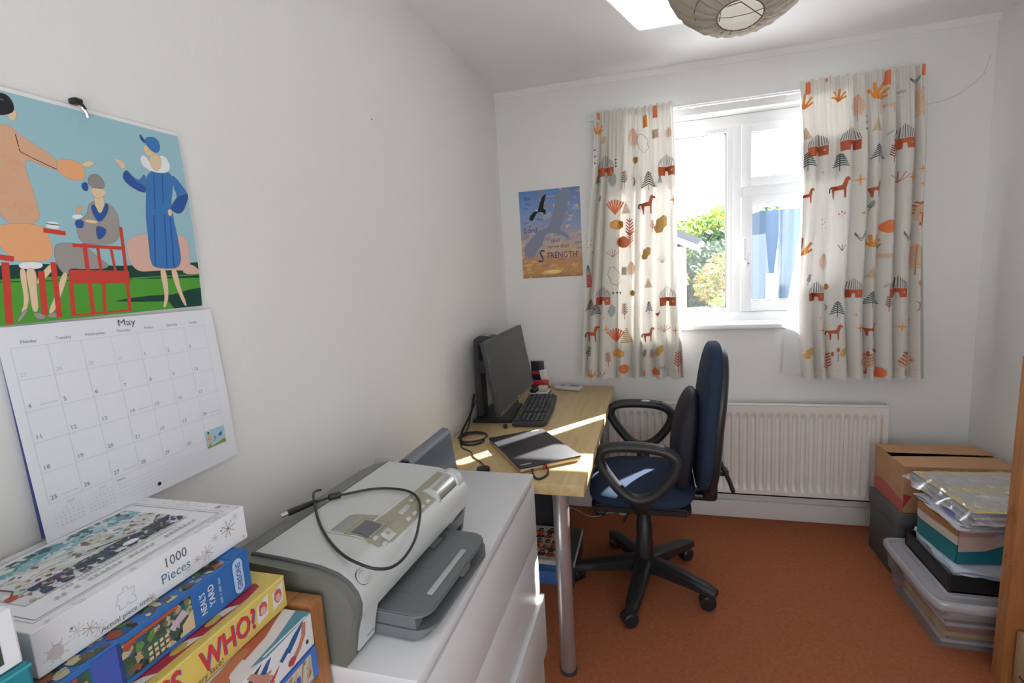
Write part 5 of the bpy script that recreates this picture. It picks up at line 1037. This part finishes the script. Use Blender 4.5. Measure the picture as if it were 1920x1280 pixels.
for i in range(6):
    k = i*.0075; m.box(-.168+.003*(i % 2), .17, -.185+.004*((i+1) % 2), .16, k, k+.0068, mat(('mag_white', 'mag_grey', 'mag_blue')[i % 3], ((.6, .6, .58), (.42, .43, .45), (.25, .3, .42))[i % 3], .5), T=TW)
A = Art(m, lambda a, b, h: TW @ Vector((a, b, .0443+h)), hb=.0004); A.rect(-.165, -.182, .17, .16, (.72, .58, .2)); A.rect(-.145, -.160, .155, .135, (.55, .54, .5)); A.rect(-.13, -.03, .15, .03, (.66, .6, .35)); A.rect(-.08, -.09, .07, -.05, (.7, .7, .68)); A.rect(-.1, .06, .1, .10, (.6, .6, .6))
m.build('magazine_pages', th, smooth=False)
wrap = glassy('crinkled_film', .30, (.96, .96, .97), .18, .10, (.85, .86, .88))
m = MB()
def wf(u, v):
    x = -.19+.385*u; y = -.20+.385*v; e = min(1, 12*min(u, 1-u, v, 1-v)); n_ = .003*math.sin(23*u+9*v)+.0025*math.sin(41*v-13*u)+.002*math.sin(67*u+31*v)
    return (x-.012*(1-e)*math.sin(v*19), y+.01*(1-e)*math.sin(u*23), (.049+n_)*e+(.012+.5*n_)*(1-e))
m.grid(wf, 70, 70, wrap, T=TW); m.build('plastic_wrap', th, angle=20)

# ------------------------------------------------------------------ pine shelving at the right edge
pv = wood('pine_upright', (.36, .14, .045), (.52, .235, .085), 'z', 7, .45, 5)
sh = thing('pine_shelving', 'pine shelving unit at the right edge, its knotty upright in view', 'shelving', (2.03, -1.3, 0))
m = MB()
vs = [(1.840, -.955, 0), (1.890, -.955, 0), (1.890, -1.0, 0), (1.840, -1.0, 0), (1.840, -.975, 1.05), (1.890, -.975, 1.05), (1.890, -1.02, 1.05), (1.840, -1.02, 1.05)]
m.add(vs, [(0, 3, 2, 1), (4, 5, 6, 7), (0, 1, 5, 4), (1, 2, 6, 5), (2, 3, 7, 6), (3, 0, 4, 7)], pv)
knot = mat('pine_knot', (.20, .07, .02), .5)
A = Art(m, lambda a, b, h: (1.840-h, -1.0+a-.02*b/1.05, b), hb=.0004)
A.disc(.030, .425, .004, knot, .005); A.disc(.012, .40, .003, knot)
for k in range(5):
    A.line([(.022+(.004+.004*k)*math.cos(q*.42), .56+(.012+.016*k)*math.sin(q*.42)-.01*k) for q in range(8)], .0012, mat('pine_grain', (.34, .12, .035), .5))
m.build('upright', sh, smooth=False)
MB().box(2.17, 2.215, -1.0, -.955, 0, 1.05, pv, r=.002).build('upright', sh); MB().box(1.845, 1.89, -1.82, -1.775, 0, 1.05, pv, r=.002).build('upright', sh); MB().box(2.17, 2.215, -1.82, -1.775, 0, 1.05, pv, r=.002).build('upright', sh)
pvx = wood('pine_side_rail', (.36, .14, .045), (.52, .235, .085), 'x', 7, .45, 5)
for z in (.06, .55, 1.0): MB().box(1.89, 2.17, -.995, -.965, z, z+.04, pvx, r=.002).build('side_rail', sh)
for z in (.005, .60): MB().box(1.88, 2.2, -1.775, -1.0, z, z+.02, pvx, r=.001).build('shelf', sh)
ply = mat('pale_plywood', (.50, .37, .23), .6, vary=.08, vscale=30)
dk_ = mat('drawer_slot', (.03, .02, .015), .9)
th = thing('wooden_tray_box', 'pale plywood box on the lowest shelf, pink tub standing in it', 'box', (2.0, -1.2, .026))
m = MB().box(1.862, 1.874, -1.38, -1.015, .0265, .20, ply, r=.001).box(1.874, 2.15, -1.028, -1.015, .0265, .20, ply, r=.001).box(1.874, 2.15, -1.38, -1.367, .0265, .20, ply, r=.001).box(2.14, 2.152, -1.367, -1.028, .0265, .20, ply, r=.001).box(1.87, 2.145, -1.37, -1.02, .0265, .036, ply)
m.build('box_body', th); m = MB(); A = Art(m, lambda a, b, h: (1.862-h, -1.38+a, .0265+b), hb=.0005); A.line([(.17, .028), (.24, .034), (.34, .040)], .006, dk_); m.build('hand_slot', th)
pink = mat('pink_plastic', (.72, .035, .24), .28, coat=.3)
th = thing('pink_tub', 'bright pink plastic tub standing in the plywood box on the pine shelving', 'tub', (2.01, -1.2, .037))
m = MB(); cx_, cy_ = 2.008, -1.195
def tub(u, v):
    prof_ = [(.100, .0), (.112, .02), (.128, .24), (.130, .262), (.138, .268), (.146, .262), (.146, .25)]; i = min(int(v*6), 5); f = v*6-i; r = prof_[i][0]*(1-f)+prof_[i+1][0]*f; z = prof_[i][1]*(1-f)+prof_[i+1][1]*f
    a = 2*PI*u; c_, s_ = math.cos(a), math.sin(a); q = (abs(c_)**4+abs(s_)**4)**-.25; return (cx_+r*.86*c_*q, cy_+r*1.15*s_*q, .037+z)
m.grid(tub, 48, 24, pink); m.box(cx_-.08, cx_+.08, cy_-.11, cy_+.11, .037, .041, pink, r=.001)
m.build('tub_body', th, angle=60)

# ------------------------------------------------------------------ outside
struct(MB().box(-2, 5, .35, 3.9, .3, .45, mat('pale_bounce_slab', (.72, .73, .74), .8)).build('bounce_slab_outside', smooth=False))  # unseen slab added below the window to bounce sunlight up at the ceiling
struct(MB().box(-30, 40, .6, 60, -2.95, -2.85, mat('lawn', (.08, .16, .04), .9, vary=.3, vscale=.6)).build('ground_outside', smooth=False))
hw = mat('render_pink', (.62, .45, .38), .8); rf = mat('roof_tile', (.16, .15, .17), .7); gut = mat('gutter_white', (.7, .7, .72), .4)
th = thing('house', 'neighbouring house corner with white gutter seen at the left of the window', 'house', (-1, 10, -2.85))
MB().box(-5, 1.46, 8.0, 12, -2.85, 1.62, hw).build('walls', th, smooth=False)
MB().prism([(-5.2, 5.0), (-5.2, 4.8), (1.72, 1.58), (1.72, 1.74)], 7.6, 12.4, rf, ax='y').build('roof', th, smooth=False)
MB().box(1.66, 1.76, 7.55, 12.4, 1.58, 1.68, gut, r=.02).prism([(-5.2, 4.8), (-5.2, 4.6), (1.66, 1.50), (1.66, 1.62)], 7.55, 7.6, gut, ax='y').build('gutter', th)
def foliage(name, label, c, r, n, cols_, seed, trunk=True, ls=.07):
    rn = random.Random(seed); th = thing(name, label, 'tree' if 'tree' in name else 'bush', (c[0], c[1], -2.85)); m = MB(); ms = [mat('leaf_%s_%d' % (name, i), q, .6, spec=.3) for i, q in enumerate(cols_)]
    lobes = [(Vector((rn.gauss(0, .45), rn.gauss(0, .45), rn.uniform(-.6, .6))), rn.uniform(.3, .5)) for _ in range(12)]+[(Vector((0, 0, 0)), .8)]
    for _ in range(n):
        l_, lr = rn.choice(lobes); d = Vector((rn.gauss(0, 1), rn.gauss(0, 1), rn.gauss(0, 1))).normalized()*lr*rn.uniform(.75, 1.05); p = Vector(((l_.x+d.x)*r[0]+c[0], (l_.y+d.y)*r[1]+c[1], (l_.z+d.z)*r[2]+c[2]))
        a = Vector((rn.gauss(0, 1), rn.gauss(0, 1), rn.gauss(0, 1))).normalized(); b = a.orthogonal().normalized(); s_ = ls*rn.uniform(.6, 1.3)
        m.add([p-a*s_, p+b*s_*.45, p+a*s_, p-b*s_*.45], [(0, 1, 2, 3)], rn.choice(ms))
    m.build('foliage', th, smooth=False)
    t_ = MB().tube([(c[0], c[1], -2.85), (c[0]+.05, c[1], -1.5), (c[0], c[1], c[2])], [.13, .1, .06], mat('bark', (.12, .08, .05), .9), seg=8)
    for k in range(5): q = k*1.25; t_.tube([(c[0], c[1], c[2]-.3*r[2]), (c[0]+.6*r[0]*math.cos(q), c[1]+.6*r[1]*math.sin(q), c[2]+.35*r[2])], .03, mat('bark', (.12, .08, .05), .9), seg=6)
    t_.build('trunk', th)
YG = [(.5, .58, .1), (.36, .5, .09), (.62, .64, .18), (.22, .36, .09)]; DG = [(.06, .13, .05), (.09, .18, .06), (.13, .22, .09)]; PK = [(.42, .45, .1), (.55, .32, .2), (.3, .4, .08), (.6, .5, .2)]
foliage('yellow_green_bush', 'bright yellow green shrub filling the lower left pane', (2.25, 6.6, -.35), (1.15, 1.0, 1.35), 9000, YG, 1)
foliage('red_tipped_bush', 'shrub with pinkish red young leaves left of the window mullion', (2.65, 8.4, .75), (.9, .8, .95), 6000, PK, 2)
foliage('dark_tree', 'dark green tree between the house corner and the bright shrubs', (2.4, 11.5, .6), (1.2, 1.0, 1.5), 9000, DG, 3, ls=.09)
foliage('yellow_green_tree', 'yellow green tree top showing above the darker tree', (2.25, 13.5, 1.6), (1.5, 1.1, 1.3), 8000, YG, 4, ls=.1)
foliage('distant_tree', 'distant tree seen through the opening sash beside the mullion', (3.55, 11.0, .5), (1.0, .9, 2.0), 8000, YG[:2]+DG[1:], 5, ls=.09)
th = thing('blue_reflection_block', 'pale blue block with white panel, added for the reflection in the opening sash', 'house', (3.5, 4.9, -2.85))  # block added outside, coloured to stand in for curtains reflected in the pane
pb = mat('reflection_pale_blue', (.085, .135, .20), .7)
MB().box(2.19, 4.6, 4.75, 5.3, -2.85, 1.95, pb).box(2.19, 2.25, 4.7, 4.75, -2.85, 1.95, mat('reflection_dark_blue', (.035, .075, .11), .7)).box(2.46, 2.50, 4.7, 4.75, -2.85, 1.95, mat('reflection_dark_blue', (.035, .075, .11), .7)).build('walls', th, smooth=False)
MB().box(2.27, 2.42, 4.72, 4.75, -2.85, 1.12, mat('reflection_white', (.8, .82, .85), .5)).build('panel', th, smooth=False)
struct(MB().box(1.6, 9, 24, 30, -2.85, 3.3, hw).prism([(24-.3, 3.2), (27, 4.4), (30.3, 3.2)], 1.4, 9.2, rf, ax='x').build('distant_house', smooth=False))
